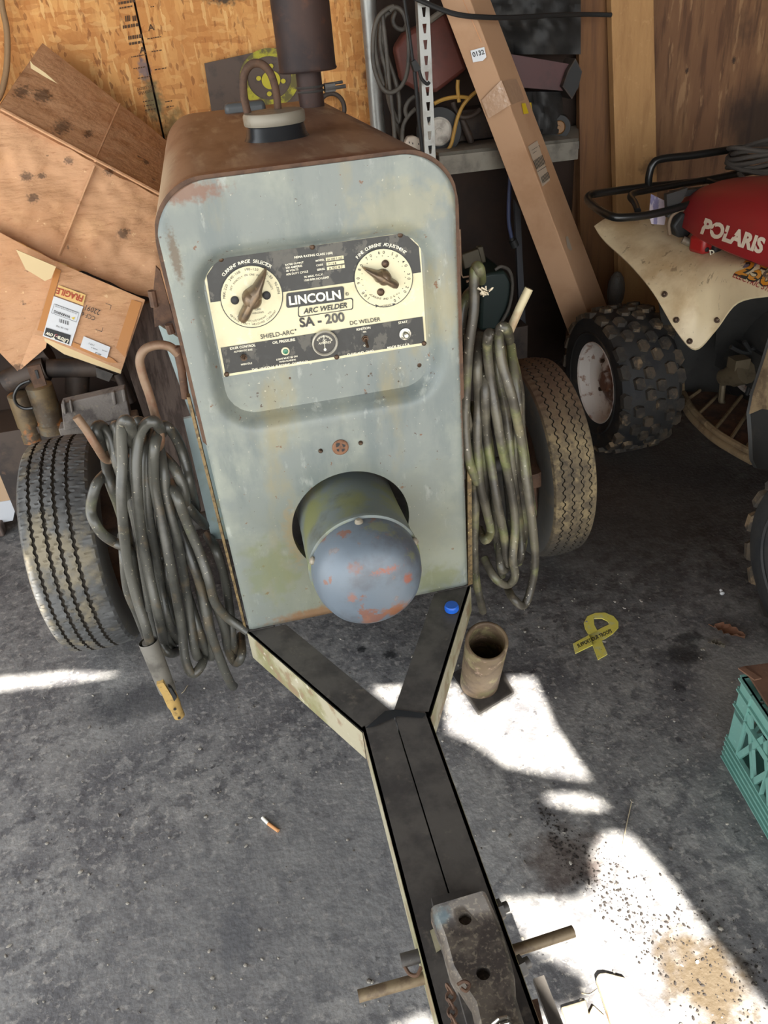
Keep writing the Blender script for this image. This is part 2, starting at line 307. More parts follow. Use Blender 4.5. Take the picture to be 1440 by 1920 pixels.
m_dome = mat('scuffed blue grey dome', (98, 108, 118), .42, .1, layers=[((84, 86, 92), 6, .47, .62, .8), ((122, 82, 66), 14, .61, .65, .85), ((92, 66, 54), 30, .62, .66, .8), ((140, 146, 152), 30, .6, .7, .4), ((122, 124, 84), 9, .62, .68, .6)],
    spots=[((.045, -.24, ZP+.19), (.036, .12, .026), (128, 84, 58), .95, .8), ((-.02, -.24, ZP+.17), (.012, .12, .03), (132, 94, 76), .8, .9), ((.075, -.22, ZP+.265), (.014, .12, .016), (140, 80, 60), .9, .6), ((.03, -.2, ZP+.3), (.04, .12, .012), (140, 84, 66), .85, .9), ((-.03, -.2, ZP+.315), (.02, .12, .02), (120, 84, 72), .8, .9), ((-.045, -.24, ZP+.25), (.012, .12, .014), (132, 92, 78), .8, .8), ((.03, -.22, ZP+.135), (.1, .1, .018), (124, 122, 66), .6)])
m_ltblue = mat('pale blue side sheet', (146, 164, 166), .45, layers=[((120, 140, 130), 8, .5, .7, .7), ((160, 150, 110), 16, .62, .75, .6)])
m_foil = mat('brassy weathered seal', (118, 98, 64), .5, .3, layers=[((76, 62, 42), 80, .45, .6, .9), ((200, 184, 130), 110, .6, .7, .8)])
W_ = thing('welding_trailer', 'grey-green arc welding machine on a two-wheeled trailer in the middle of the garage', 'welder', (0, .5, 0))
PW = .28; PH = 1.022
def halfw(z):   # outline of the panel: top corners rounded
    r = .105; zz = z-(PH-r)
    return PW if zz <= 0 else PW-r+math.sqrt(max(0, r*r-zz*zz))
def sstep(a, b_, x): t = max(0, min(1, (x-a)/(b_-a))); return t*t*(3-2*t)
def recess(x, z):
    hx, hz_, zc, r = .247, .19, .716, .09
    dx, dz = abs(x)-(hx-r), abs(z-zc)-(hz_-r)
    d = (math.hypot(max(dx, 0), max(dz, 0))+min(max(dx, dz), 0))-r
    return .042*(1-sstep(-.042, 0, d))
b = MB(); rows = []; nz = 104
zs = [PH*i/90 if i < 82 else PH*(82/90)+(PH*8/90)*math.sin((i-82)/(nz-82)*PI/2) for i in range(nz+1)]
for z in zs:
    h = halfw(z)-.0005; rows.append([V((h*(k/30-1), recess(h*(k/30-1), z)+.004*(1-sstep(0, .012, PW-abs(h*(k/30-1)))), ZP+z)) for k in range(61)])
back = [[V((p.x, .032, p.z)) for p in r] for r in rows]
b.grid(rows); b.grid([r[::-1] for r in back]); loop = [r[0] for r in rows]+rows[-1][1:]+[r[-1] for r in rows[-2::-1]]+rows[0][-2:0:-1]
lb = [V((p.x, .032, p.z)) for p in loop]; b.grid([loop, lb], True)
k = MB(); k.lathe([(.138, -.1), (.138, .1)], (.003, 0, ZP+.252), (0, 1, 0), 64)
pan = b.build('front_panel', m_pnl, W_, cut=k, smooth=50)
# hood shell behind the panel
b = MB(); prof = [(-PW-.004, .52)]+[(-halfw(z)-.004, z) for z in zs if z > .56]
prof = prof+[(x*-1, z) for x, z in prof[::-1]]; prof = [(x, z+(.006 if z > .95 else 0)) for x, z in prof]
rows = [[V((x, y, ZP+z-(.012*((y-.02)/1.23)))) for x, z in prof] for y in (.006, .03, .2, .5, .8, 1.1, 1.25)]
inn = [[V((x*.985, y, ZP+z-.006-(.012*((y-.02)/1.23)))) for x, z in prof] for y in (.006, .03, .2, .5, .8, 1.1, 1.25)]
b.grid(rows); b.grid([r[::-1] for r in inn]); b.grid([rows[0], inn[0]][::-1])
part(b.build('hood', m_hood, W_, smooth=50), 'brown rust-stained sheet metal hood')
b = MB(); b.grid([[V((x, .004, ZP+z+.001)) for x, z in prof], [V((x*.975, .003, ZP+z-.008)) for x, z in prof]]); b.build('hood_edge_trim', m_rust, W_)
b = MB(); b.box((0, 1.24, ZP+.48), (.53, .02, .98)); b.box((0, .65, ZP+.03), (.54, 1.2, .04)); b.box((0, .7, ZP+.3), (.44, .9, .5)); part(b.build('engine_block', m_steel, W_), 'dark engine and frame inside the machine')
# name plate
PY = .034; hp = hy(PY-.0035); Z6 = lambda x, y: (380+x/3.273, 420+y/3.273)
Pz = lambda l: [Z6(*a) for a in l]
m_cream = mat('cream plate enamel', (204, 196, 162), .4, layers=[((186, 176, 140), 14, .45, .66, .6), ((214, 208, 186), 40, .58, .66, .5)])
m_char = mat('worn charcoal enamel', (38, 38, 37), .45, layers=[((84, 81, 74), 24, .53, .57, .75, (1, 1, .7)), ((48, 48, 48), 60, .5, .7, .6)])
m_ink = mat('black ink', (44, 44, 44), .5); m_cri = mat('cream lettering', (232, 226, 204), .5)
b = MB(); b.mi = 0
out = [(5, 310), (85, 205), (1245, 45), (1335, 130), (1372, 738), (130, 935)]
pl = [ay(*Z6(*a), PY) for a in out]
b.prism(pl, (0, -.0025, 0))
b.mi = 1
b.poly(Pz([(24, 318), (95, 214), (1240, 56), (1326, 138), (1340, 297), (48, 482)]), hp)
b.poly(Pz([(110, 760), (1350, 568), (1362, 728), (140, 922)]), hp)
hq = hy(PY-.0042); hr = hy(PY-.0048)
b.mi = 2
def T(m_, t, a, c, bold=.015, shear=0, h=hq, hs=1): b.mi = m_; b.text(t, Z6(*a), Z6(*c), h, bold, shear, hs)
T(3, 'NEMA RATING CLASS I (60)', (562, 212), (798, 183)); T(3, 'RATED OUTPUT', (508, 257), (620, 240)); T(3, '200 AMPERES', (510, 276), (612, 262)); T(3, '40 VOLTS', (512, 295), (588, 284)); T(3, '60% DUTY CYCLE', (514, 316), (648, 297))
T(3, 'MODEL', (695, 232), (748, 223)); T(3, 'CODE', (698, 260), (740, 253)); T(3, 'SERIAL', (703, 288), (752, 279)); T(3, '95 MAX. O.C.V.', (624, 332), (740, 314)); T(3, '1550 RPM NO LOAD', (624, 352), (776, 332))
b.mi = 0
for y in (0, 28, 56): b.poly(Pz([(755+y*.13, 208+y), (864+y*.13, 193+y), (866+y*.13, 213+y), (757+y*.13, 228+y)]), hq)
T(2, 'SA 200 F 163', (764, 225), (856, 212), h=hr); T(2, '7 1 6 8', (772, 252), (820, 245), h=hr); T(2, 'A 921 4 7', (775, 282), (860, 268), h=hr)
def rrect(x0, y0, x1, y1, sl, r=10):   # rounded rectangle following the slope of the plate
    q = []
    for cx, cy, a0 in ((x1-r, y0+r, -90), (x1-r, y1-r, 0), (x0+r, y1-r, 90), (x0+r, y0+r, 180)):
        for i in range(5): a = math.radians(a0+22.5*i); q.append((cx+r*math.cos(a), cy+r*math.sin(a)+(cx-x0)*sl))
    return q
b.mi = 2; b.poly(Pz(rrect(513, 426, 868, 517, -.125, 14)), hq)
T(3, 'LINCOLN', (533, 497), (850, 458), .03, 0, hr, 1.0)
o1, o2 = rrect(585, 502, 924, 575, -.15, 14), rrect(591, 508, 918, 569, -.15, 12)
b.mi = 1; b.grid([[hp(*Z6(*a)) for a in o1], [hp(*Z6(*a)) for a in o2]], True)
T(1, 'ARC WELDER', (618, 552), (888, 512), .025, .3); T(1, 'SA - 200', (598, 634), (874, 596), .03); T(1, 'SHIELD-ARC', (357, 706), (562, 675), .01); T(1, 'DC WELDER', (905, 621), (1092, 595), .01)
b.mi = 1; b.disc(Z6(886, 430), 2.9, 2.3 and None or hq, 16, 2.3) if False else b.disc(Z6(886, 430), 3.2, hq, 16, 2.5); T(1, 'R', (882, 434), (890, 433)); b.disc(Z6(570, 650), 1.6, hq, 12)
T(3, 'OIL PRESSURE', (430, 737), (568, 716)); T(3, 'IDLER CONTROL', (168, 772), (325, 750)); T(3, 'AUTOMATIC IDLE', (192, 790), (306, 774)); T(3, 'HIGH IDLE', (236, 868), (304, 858)); T(3, 'LIGHT MUST BE ON', (453, 838), (582, 816)); T(3, 'WHEN RUNNING', (470, 852), (572, 836))
T(3, 'IGNITION', (945, 655), (1030, 642)); T(3, 'ON', (984, 668), (1004, 665)); T(3, 'OFF', (988, 752), (1014, 748)); T(3, 'START', (1202, 614), (1258, 605)); T(3, 'CLEVELAND, OHIO', (888, 810), (1050, 784)); T(3, 'MADE IN U.S.A.', (1135, 768), (1274, 744)); T(3, 'THE  LINCOLN  ELECTRIC  COMPANY', (303, 903), (648, 850))
D1, D2 = Z6(300, 445), Z6(1110, 330); R1 = 59
b.mi = 2; b.disc(D1, R1, hp and hy(PY-.0052), 48); b.disc(D2, 55.5, hy(PY-.0052), 48)
b.mi = 0; b.disc(D1, R1-1.6, hy(PY-.006), 48); b.disc(D2, 54, hy(PY-.006), 48); hd = hy(PY-.0066)
b.mi = 3; b.arctext('CURRENT RANGE SELECTOR', D1, 63.5, -52, 32, 6.2, hq); b.arctext('FINE CURRENT ADJUSTMENT', D2, 59.5, -52, 40, 6, hq)
b.mi = 2; b.arctext('MAX-220  240-160  190-120  130-80  90-MIN', D1, 49, -92, 82, 5, hd, bold=0); b.arctext('SET EXACTLY ON ONE OF THE POINTS', D1, 39.5, -72, 70, 3.6, hd, bold=0)
b.arctext('OBTAIN EXACT WELDING CURRENT', D1, 54, 228, 122, 3.6, hd, True, 0); b.arctext('FINE ADJUSTMENT TO', D1, 47.5, 214, 130, 3.6, hd, True, 0); b.text('TURN', Z6(318, 533), Z6(358, 527), hd); b.text('WELDING', Z6(305, 556), Z6(375, 545), hd)
for i, t in enumerate(('10', '20', '30', '40', '50', '60', '70', '80', '90', '100')):
    a = 148-30.6*i-(8 if i == 9 else 0); b.arctext(t, D2, 45, a-3.2*len(t)+1, a+3.2*len(t)-1, 5.6, hd)
for i in range(20):
    a = math.radians(150-15.3*i); b.disc((D2[0]+41*math.sin(a), D2[1]-41*math.cos(a)), .9, hd, 6)
b.arctext('CURRENT AND O.C.V.', D2, 41.5, 216, 136, 3.8, hd, True, 0); b.text('INCREASE', Z6(1090, 512), Z6(1160, 500), hd)
b.poly(Pz([(1060, 492), (1084, 503), (1062, 513)]), hd); b.poly(Pz([(1184, 486), (1160, 489), (1172, 502)]), hd)
b.build('name_plate', [m_cream, m_char, m_ink, m_cri], W_, smooth=-30)
def knob(name, cx, tip, tail, wd, ht, lab):
    c = ay(*Z6(*cx), PY-.006); t = ay(*Z6(*tip), PY-.006); e = ay(*Z6(*tail), PY-.006); u = (t-e).normalized(); n = V((0, -1, 0)); s_ = u.cross(n)
    st = [(0, .5, .55), (.1, .62, .85), (.3, .58, .92), (.42, .8, 1), (.55, .95, 1), (.64, .6, .95), (.8, .42, .8), (.94, .22, .55), (1, .06, .3)]
    rows = []
    for f, w1, h1 in st:
        p = e+(t-e)*f; q = []
        for k_ in range(9): a = PI*k_/8; q.append(p+s_*(wd*w1*math.cos(a))+n*(.004+ht*h1*math.sin(a)**.7))
        q.append(p-s_*wd*w1*.9+n*.0); q.append(p+s_*wd*w1*.9); rows.append(q)
    b = MB(); b.grid(rows, True); b.add(rows[0], [tuple(range(11))]); b.add(rows[-1], [tuple(range(11))])
    b.lathe([(wd*1.15, 0), (wd*1.1, ht*.7), (wd*.7, ht*1.05), (0, ht*1.08)], c, (0, -1, 0), 20)
    part(b.build(name, m_knob, W_, smooth=60), lab)
m_knob = mat('tarnished brass brown', (120, 100, 78), .35, .5, layers=[((84, 74, 64), 40, .4, .65, .8), ((170, 140, 100), 60, .58, .72, .6)])
knob('selector_knob', (300, 450), (388, 268), (238, 585), .0165, .03, 'bronze pointer knob of the current range selector')
knob('adjustment_knob', (1105, 320), (978, 262), (1188, 372), .013, .025, 'worn bronze pointer knob of the fine current dial')
for c_ in ((197, 467), (392, 437)): b = MB(); b.lathe([(.008, 0), (.008, .003), (.005, .005), (0, .005)], ay(*Z6(*c_), PY-.006), (0, -1, 0), 16); b.build('dial_screw', m_black, W_)
for c_ in ((1120, 243), (1092, 417)): b = MB(); b.lathe([(.0075, 0), (.0075, .003), (.005, .005), (0, .0055)], ay(*Z6(*c_), PY-.006), (0, -1, 0), 16); b.build('dial_screw', m_screw, W_)
for c_ in ((112, 215), (672, 140), (1212, 66), (1358, 732), (822, 816), (147, 922)): b = MB(); b.lathe([(.0052, 0), (.0052, .002), (.003, .004), (0, .0042)], ay(*Z6(*c_), PY-.003), (0, -1, 0), 12); b.build('plate_screw', m_screw, W_)
m_chrome = mat('chrome', (200, 198, 190), .25, .9); m_face = mat('gauge black face', (48, 46, 44), .3); m_green = mat('green lens', (46, 110, 84), .2)
g0 = ay(*Z6(748, 725), PY-.002); b = MB(); b.lathe([(.0262, 0), (.0268, .008), (.0245, .011), (.0225, .008), (.0225, .004)], g0, (0, -1, 0), 40)
gz = b.build('ammeter', mat('worn nickel bezel', (196, 190, 176), .3, .3), W_); gz['label'] = 'round black ammeter with a chrome bezel'
b = MB(); b.lathe([(.0225, .004), (0, .0045)], g0, (0, -1, 0), 32); b.mi = 1; hg = hy(g0.y-.0055); gc = Z6(748, 725)
for i in range(25):
    a = math.radians(-62+124*i/24); l = 4.5 if i % 4 == 0 else 2.8; b.line([(gc[0]+17*math.sin(a), gc[1]+4-17*math.cos(a)), (gc[0]+(17-l)*math.sin(a), gc[1]+4-(17-l)*math.cos(a))], .6, hg)
b.text('DC', Z6(738, 722), Z6(762, 719), hg); b.text('AMPERES', Z6(712, 741), Z6(788, 730), hg); b.line([(gc[0]+1, gc[1]+13), (gc[0]-2, gc[1]-13)], .9, hg); b.disc((gc[0]+1, gc[1]+14), 2.6, hg, 14)
b.build('gauge_face', [m_face, m_cri], gz, smooth=-30)
b = MB(); p = ay(*Z6(507, 777), PY-.002); b.lathe([(.0085, 0), (.0085, .004), (.0066, .005)], p, (0, -1, 0), 24); o = b.build('oil_pressure_lamp', m_cream, W_); b = MB(); b.lathe([(.0066, .003), (.005, .0065), (0, .0075)], p, (0, -1, 0), 20); part(b.build('lens', m_green, o), 'green lens')
for c_, up_ in (((252, 817), 1), ((996, 702), -1)):
    p = ay(*Z6(*c_), PY-.002); b = MB(); b.lathe([(.0075, 0), (.0075, .004), (.005, .004), (.005, .009)], p, (0, -1, 0), 6); b.tube([p+V((0, -.008, 0)), p+V((0, -.016, .006*up_)), p+V((0, -.022, .011*up_))], [.0025, .003, .0035], 8); b.build('toggle_switch', m_screw, W_)
p = ay(*Z6(1240, 672), PY-.002); b = MB(); b.lathe([(.0125, 0), (.0125, .005), (.009, .006), (.008, .004)], p, (0, -1, 0), 28); b.lathe([(.0065, .004), (.0065, .014), (.004, .017), (0, .0175)], p, (0, -1, 0), 20); b.build('start_button', m_chrome, W_)
# screws and plugs on the panel
for u, v, r in ((785, 683, .01), (690, 703, .004), (543, 707, .005), (746, 713, .004), (601, 845, .005), (676, 830, .005)): b = MB(); b.lathe([(r, 0), (r, .003), (r*.5, .006), (0, .006)], ay(u, v, .038 if v < 760 else 0), (0, -1, 0), 12); b.build('panel_screw', m_screw, W_)
m_plug = mat('rusty brown knockout', (122, 86, 62), .7, .1, layers=[((88, 58, 42), 60, .45, .65, .7)])
p = ay(638, 838, 0); b = MB(); b.mi = 0; b.lathe([(.018, 0), (.018, .003), (.0155, .005), (0, .005)], p, (0, -1, 0), 28); b.mi = 1
for q in ([(630, 832), (637, 830), (637, 834), (634, 838), (630, 839)], [(641, 832), (648, 834), (647, 838), (643, 838)], [(631, 842), (636, 842), (636, 847), (632, 846)], [(641, 842), (647, 841), (645, 846), (641, 847)]): b.poly(q, hy(-.0055))
part(b.build('knockout_plug', [m_plug, m_black], W_, smooth=-30), 'round rusty plug above the drum opening')
# exciter drum and dome
AX = (.003, 0, ZP+.25)
b = MB(); b.lathe([(.1, .3), (.118, .28), (.118, -.0), (.121, -.145), (.1225, -.148), (.1225, -.158), (.119, -.16), (.1, -.16)], AX, (0, 1, 0), 64)
dr = b.build('exciter_drum', m_cyl, W_, smooth=30)
b = MB(); b.lathe([(.117, -.155), (.1175, -.185), (.113, -.21), (.103, -.235), (.086, -.252), (.06, -.262), (.03, -.267), (0, -.268)], AX, (0, 1, 0), 64); dm = b.build('dome_cover', m_dome, dr, smooth=60)
for u, v in ((673, 983), (589, 1048), (775, 1012)): b = MB(); q = ay(u, v, -.165); d = (q-V((AX[0], q.y, AX[2]))).normalized(); q = V((AX[0], -.172, AX[2]))+d*.117; b.lathe([(.009, -.004), (.009, .004), (.005, .008), (0, .008)], q, d, 12); b.build('cover_screw', m_cap, dr)
# filler cap with lifting loop
hb = az(520, 262, ZP+1.02); b = MB(); b.lathe([(.074, -.01), (.072, .004), (.066, .012), (.063, .03), (.06, .034)], hb, (0, 0, 1), 40); fc = b.build('filler_neck', m_collar, W_, smooth=50)
b = MB(); b.lathe([(.066, .033), (.0675, .037), (.0675, .052), (.064, .057), (0, .059)], hb, (0, 0, 1), 40); cp = b.build('filler_cap', m_cap, fc, smooth=40)
b = MB(); c_ = hb+V((-.02, .02, .055)); lp = [c_+V((-.034, 0, 0)), c_+V((-.036, 0, .04)), c_+V((-.028, 0, .075)), c_+V((-.01, 0, .092)), c_+V((.012, 0, .09)), c_+V((.028, 0, .07)), c_+V((.034, 0, .035)), c_+V((.032, 0, -.0))]
b.tube(cr(lp, 5), .0085, 12); part(b.build('lifting_loop', m_rust, cp), 'rusty round-bar loop on the filler cap')
# muffler
mx = ay(586, 205, 1.02); mx = V((mx.x, 1.02, ZP+1.0)); b = MB(); b.lathe([(.036, -.02), (.036, .13)], mx, (0, 0, 1), 28); pp = b.build('exhaust_pipe', m_muf, W_)
b = MB(); b.lathe([(.03, .105), (.08, .108), (.083, .112), (.08, .118), (.08, .6), (.06, .62), (.03, .62)], mx, (0, 0, 1), 48); b.build('muffler', m_muf, pp, smooth=40)
b = MB(); 
for h in (.055, .066): b.lathe([(.038, h), (.041, h+.003), (.038, h+.006)], mx, (0, 0, 1), 24)
b.box(mx+V((.055, -.01, .062)), (.03, .025, .02)); b.tube([mx+V((.04, -.02, .06)), mx+V((.1, -.02, .062))], .005, 8); b.tube([mx+V((.04, -.005, .07)), mx+V((.095, -.005, .072))], .004, 8); b.build('pipe_clamp', m_steel, pp)
b = MB(); p = ay(458, 195, 1.12); b.box((p.x, 1.12, ZP+1.025), (.12, .05, .035)); part(b.build('hood_latch', mat('grey blue latch', (88, 90, 90), .5), W_, bevel=.012), 'blue-grey block latch on top of the hood')
# chassis, draw bar
def chan(b, o0, o1, i1, i0, zt, h, t=.006):   # C channel: top flange, outer web, bottom flange; o = outer edge, i = inner edge
    o0, o1, i0, i1 = [V((p[0], p[1], zt)) for p in (o0, o1, i0, i1)]
    for z in (0, -h): b.prism([o0+V((0, 0, z)), o1+V((0, 0, z)), i1+V((0, 0, z)), i0+V((0, 0, z))], (0, 0, -t if z == 0 else t))
    d = ((i0-o0)+(i1-o1)).normalized()*t
    b.prism([o0, o1, o1+V((0, 0, -h)), o0+V((0, 0, -h))], d)
zt = ZP-.004; HB = .085
for s in (-1, 1):
    b = MB(); chan(b, (s*.284, -.002), (s*.072, -.388), (s*.002, -.352), (s*.19, -.002), zt, HB); o = b.build('frame_leg', m_steel, W_)
    b = MB(); p0, p1 = V((s*.2845, -.002, zt-.001)), V((s*.0725, -.389, zt-.001)); d = V((s*.0008, -.0005, 0)); b.prism([p0+d, p1+d, p1+d+V((0, 0, -HB+.003)), p0+d+V((0, 0, -HB+.003))], d); part(b.build('leg_web', m_edge, o), 'pale mossy outer face of the frame leg')
    b = MB(); chan(b, (s*.071, -.375), (s*.071, -1.2), (s*.0015, -1.2), (s*.0015, -.36), zt+.001, HB); o = b.build('drawbar', m_steel, W_)
    b = MB(); b.prism([(s*.0712, -.39, zt), (s*.0712, -1.2, zt), (s*.0712, -1.2, zt-HB+.004), (s*.0712, -.39, zt-HB+.004)], (s*.001, 0, 0)); b.build('drawbar_web', m_edge, o)
    b = MB(); b.box((s*.25, .62, ZP-.04), (.06, 1.24, .075)); b.build('frame_rail', m_steel, W_)
b = MB(); b.add([az(u, v, zt+.004) for u, v in ((684, 1366), (722, 1333), (742, 1330), (800, 1338), (792, 1346), (745, 1343), (700, 1362))], [(0, 1, 2, 5, 6), (2, 3, 4, 5)]); part(b.build('weld_bead', m_collar, W_), 'burnt black weld where the legs meet the drawbar')
# coupler
m_coup = mat('worn grey brown coupler', (94, 86, 78), .5, .2, layers=[((58, 52, 50), 20, .45, .6, .85), ((136, 126, 110), 140, .52, .64, .6), ((120, 84, 52), 12, .6, .72, .6)], spots=[((-.03, -.83, ZP+.045), (.02, .02, .03), (84, 108, 116), .5)], bump=(80, .4, .002))
zc = ZP+.045; hc = hz(zc)
L_ = [hc(*p) for p in ((806, 1700), (828, 1760), (842, 1812), (858, 1840), (884, 1880), (895, 1930), (903, 1990))]; R_ = [hc(*p) for p in ((912, 1668), (940, 1730), (958, 1790), (966, 1825), (968, 1860), (985, 1915), (1000, 1980))]
b = MB(); rows = []
for l, r in zip(L_, R_):
    d = (r-l).normalized(); q = [l+V((0, 0, -.05)), l+V((0, 0, -.02)), l+d*.002+V((0, 0, -.006)), l+d*.008]+[l.lerp(r, f) for f in (.3, .5, .7)]+[r-d*.008, r-d*.002+V((0, 0, -.006)), r+V((0, 0, -.02)), r+V((0, 0, -.05))]; rows.append(q)
top = rows; inn = [[p+V((0, 0, -.006)) if 2 < i < 8 else p.lerp(r[5], .06) for i, p in enumerate(r)] for r in rows]
b.grid(top); b.grid([r[::-1] for r in inn]); b.grid([top[0], inn[0]][::-1]); b.grid([top[-1], inn[-1]]); b.grid([[r[0] for r in top], [r[0] for r in inn]]); b.grid([[r[-1] for r in top], [r[-1] for r in inn]][::-1])
k = MB()
for u, v in ((872, 1722), (906, 1824)): k.lathe([(.0105, -.015), (.0105, .02)], hc(u, v), (0, 0, 1), 24)
cpl = b.build('coupler', m_coup, W_, cut=k, smooth=45)
b = MB(); b.box((hc(885, 1800).x, -.88, ZP+.004), (.06, .2, .02)); b.build('coupler_base', m_steel, cpl)
b = MB(); p0 = hc(938, 1917)
for i in range(26): pass
b.tube([p0+V((.013*math.cos(t*.9), -.0045*t*.25, .004+.013*math.sin(t*.9))) for t in range(0, 60)], .0026, 8); part(b.build('latch_spring', m_chrome, cpl), 'shiny coil spring in the coupler nose')
b = MB(); b.tube([az(672, 1868, ZP-.05), az(800, 1832, ZP-.05), az(975, 1779, ZP-.05), az(1075, 1746, ZP-.05)], .0095, 14); part(b.build('jack_pin', mat('olive brown bar', (122, 106, 82), .6, .2, layers=[((86, 70, 54), 30, .45, .62, .8)]), W_), 'rusty round bar pushed crosswise through the drawbar')
for (u, v), (u2, v2) in (((925, 1710), (952, 1699)), ((965, 1818), (992, 1803))):
    a, c = az(u, v, ZP-.02), az(u2, v2, ZP-.02); b = MB(); b.tube([a, a.lerp(c, .6)], .017, 6); b.tube([a, c], .009, 10); b.build('coupler_bolt', m_steel, W_)
a, c = az(752, 1802, ZP-.03), az(800, 1788, ZP-.03); b = MB(); b.tube([a, c], .011, 12); o = b.build('clevis_pin', m_steel, W_); b = MB(); b.tube(cr([az(758, 1810, ZP-.03), az(768, 1826, ZP-.035), az(782, 1828, ZP-.035), az(790, 1812, ZP-.03)], 5), .003, 8); b.build('ring', m_rust, o)
b = MB(); b.hexa([az(u, v, ZP-.0+z) for z in (-.02, .0) for u, v in ((806, 1745), (818, 1738), (830, 1778), (818, 1786))]); b.build('coupler_lug', m_edge, cpl)
pts = [(838, 1848), (848, 1862), (842, 1876), (850, 1890), (846, 1905), (854, 1920), (850, 1936)]
for i, (u, v) in enumerate(pts[:-1]):
    c = az(u, v, zc+.004); n_ = az(*pts[i+1], zc+.004); d = (n_-c); s_ = d.cross(V((0, 0, 1))).normalized() if i % 2 else V((0, 0, 1)); b = MB(); b.tube([c+d*(.5+.62*math.cos(t*PI/6))+s_*.006*math.sin(t*PI/6) for t in range(12)], .0023, 6, True); b.build('chain_link', m_rust, cpl)
b = MB(); b.tube(cr([az(858, 1846, zc+.006), az(870, 1840, zc+.01), az(880, 1846, zc+.006), az(874, 1858, zc+.006), az(864, 1852, zc+.008)], 5), .0026, 8); b.build('chain_hook', m_rust, cpl)
a = [az(*p, ZP-.06) for p in ((1000, 1835), (1020, 1828), (1062, 1935), (1040, 1945))]; b = MB(); b.prism(a, (0, 0, -.012)); part(b.build('safety_strap', m_steel, W_), 'flat grey steel strap beside the coupler')
b = MB(); b.hexa([az(u, v, ZP-.04+z) for z in (-.03, 0) for u, v in ((985, 1878), (1008, 1872), (1020, 1925), (990, 1930))]); b.build('strap_bracket', m_rust, W_)
# ---------------------------------------------------------------- trailer wheels
def tyre(b, cx, cy, cz, R, half, grooves, nseg, zig, sipe, depth=.008, rim=.19, gw=.002):
    # rows across the tread with zigzag grooves; b.mi 0 rubber, 1 groove, 2 sidewall
    xs = [(-half*1.06, -.055, 2), (-half*1.08, -.04, 2), (-half*1.03, -.018, 2), (-half*.97, -.006, 0)]
    last = -half*.9
    for g in grooves:
        xs += [(last+(g-last)*f, 0, 0) for f in ((0, .34, .67) if g-last > .02 else (0, .5))]
        xs += [(g-gw*1.4, 0, 0), (g-gw, -depth, 1), (g+gw, -depth, 1), (g+gw*1.4, 0, 0)]; last = g+.006
    xs += [(last+(half*.9-last)*f, 0, 0) for f in (0, .34, .67, 1)]
    xs += [(half*.97, -.006, 0), (half*1.03, -.018, 2), (half*1.08, -.04, 2), (half*1.06, -.055, 2)]
    # sidewalls down to the rim
    side = [(half*1.08, -.08), (half*1.02, -.11), (half*.9, rim-R+.004), (half*.82, rim-R)]
    prof = [(-x, d, 2) for x, d in side[::-1]]+xs+[(x, d, 2) for x, d in side]
    rows = []
    for i in range(nseg):
        a = 2*PI*i/nseg; q = []
        for j, (x, d, m_) in enumerate(prof):
            inside = abs(x) < half*.9; z = 0
            if inside: z = zig*(1 if (i % 4) < 2 else -1)*(1 if zig > .003 else .8)
            crown = -.012*(x/half)**2 if abs(x) < half else -.012
            dd = d
            if sipe and m_ == 0 and abs(x) < half and (i+j*2) % 7 == 0 and j % 5: dd -= sipe
            r = R+dd+crown; q.append(V((cx+x+z, cy+r*math.cos(a), cz+r*math.sin(a))))
        rows.append(q)
    n = len(prof); base = len(b.v); b.v += [p for r in rows for p in r]
    for i in range(nseg):
        i2 = (i+1) % nseg
        for j in range(n-1):
            b.f.append((base+i*n+j, base+i*n+j+1, base+i2*n+j+1, base+i2*n+j)); m0, m1 = prof[j][2], prof[j+1][2]
            b.m.append(1 if 1 in (m0, m1) else max(m0, m1))
WYY, WR = .678, .337
for s, cx, half, gr, zg, sp, mt, lab in ((-1, -.755, .099, (-.062, -.026, .006, .042), .0022, .005, m_tire, 'wide trailer wheel with worn ribbed tread'), (1, .735, .072, (-.042, -.014, .016, .044), .0035, 0, m_tire2, 'narrow muddy trailer wheel with zigzag tread grooves')):
    wh = bpy.data.objects.new('wheel', None); C.objects.link(wh); wh.location = V((cx, WYY, WR))-parent_loc(W_); wh.parent = W_; wh['label'] = lab
    b = MB(); tyre(b, cx, WYY, WR, WR, half, gr, 364 if s < 0 else 320, zg, sp, .009, .19, .0034 if s < 0 else .0014); b.build('tyre', [mt, m_groove, m_wall2], wh, smooth=28)
    b = MB(); b.lathe([(.19, -half*.8), (.175, -half*.7), (.165, -half*.2), (.165, half*.2), (.175, half*.7), (.19, half*.8)], (cx, WYY, WR), (1, 0, 0), 48, False, False); b.lathe([(.165, -.01), (.1, -.03), (.06, -.03), (.05, -.05), (0, -.05)], (cx, WYY, WR), (s, 0, 0), 32); b.build('rim', m_rust, wh)
b = MB(); b.tube([(-.7, WYY, WR), (.69, WYY, WR)], .028, 16); b.build('axle', m_steel, W_)
b = MB(); b.tube([ay(1000, 880, .47), ay(1004, 905, .47)], .03, 14); b.prism([ay(u, v, .47) for u, v in ((990, 915), (1004, 890), (1008, 950), (1006, 972), (992, 974), (985, 960))], (0, .03, 0)); part(b.build('spring_bracket', m_rust, W_), 'rusty spring bracket beside the muddy wheel')
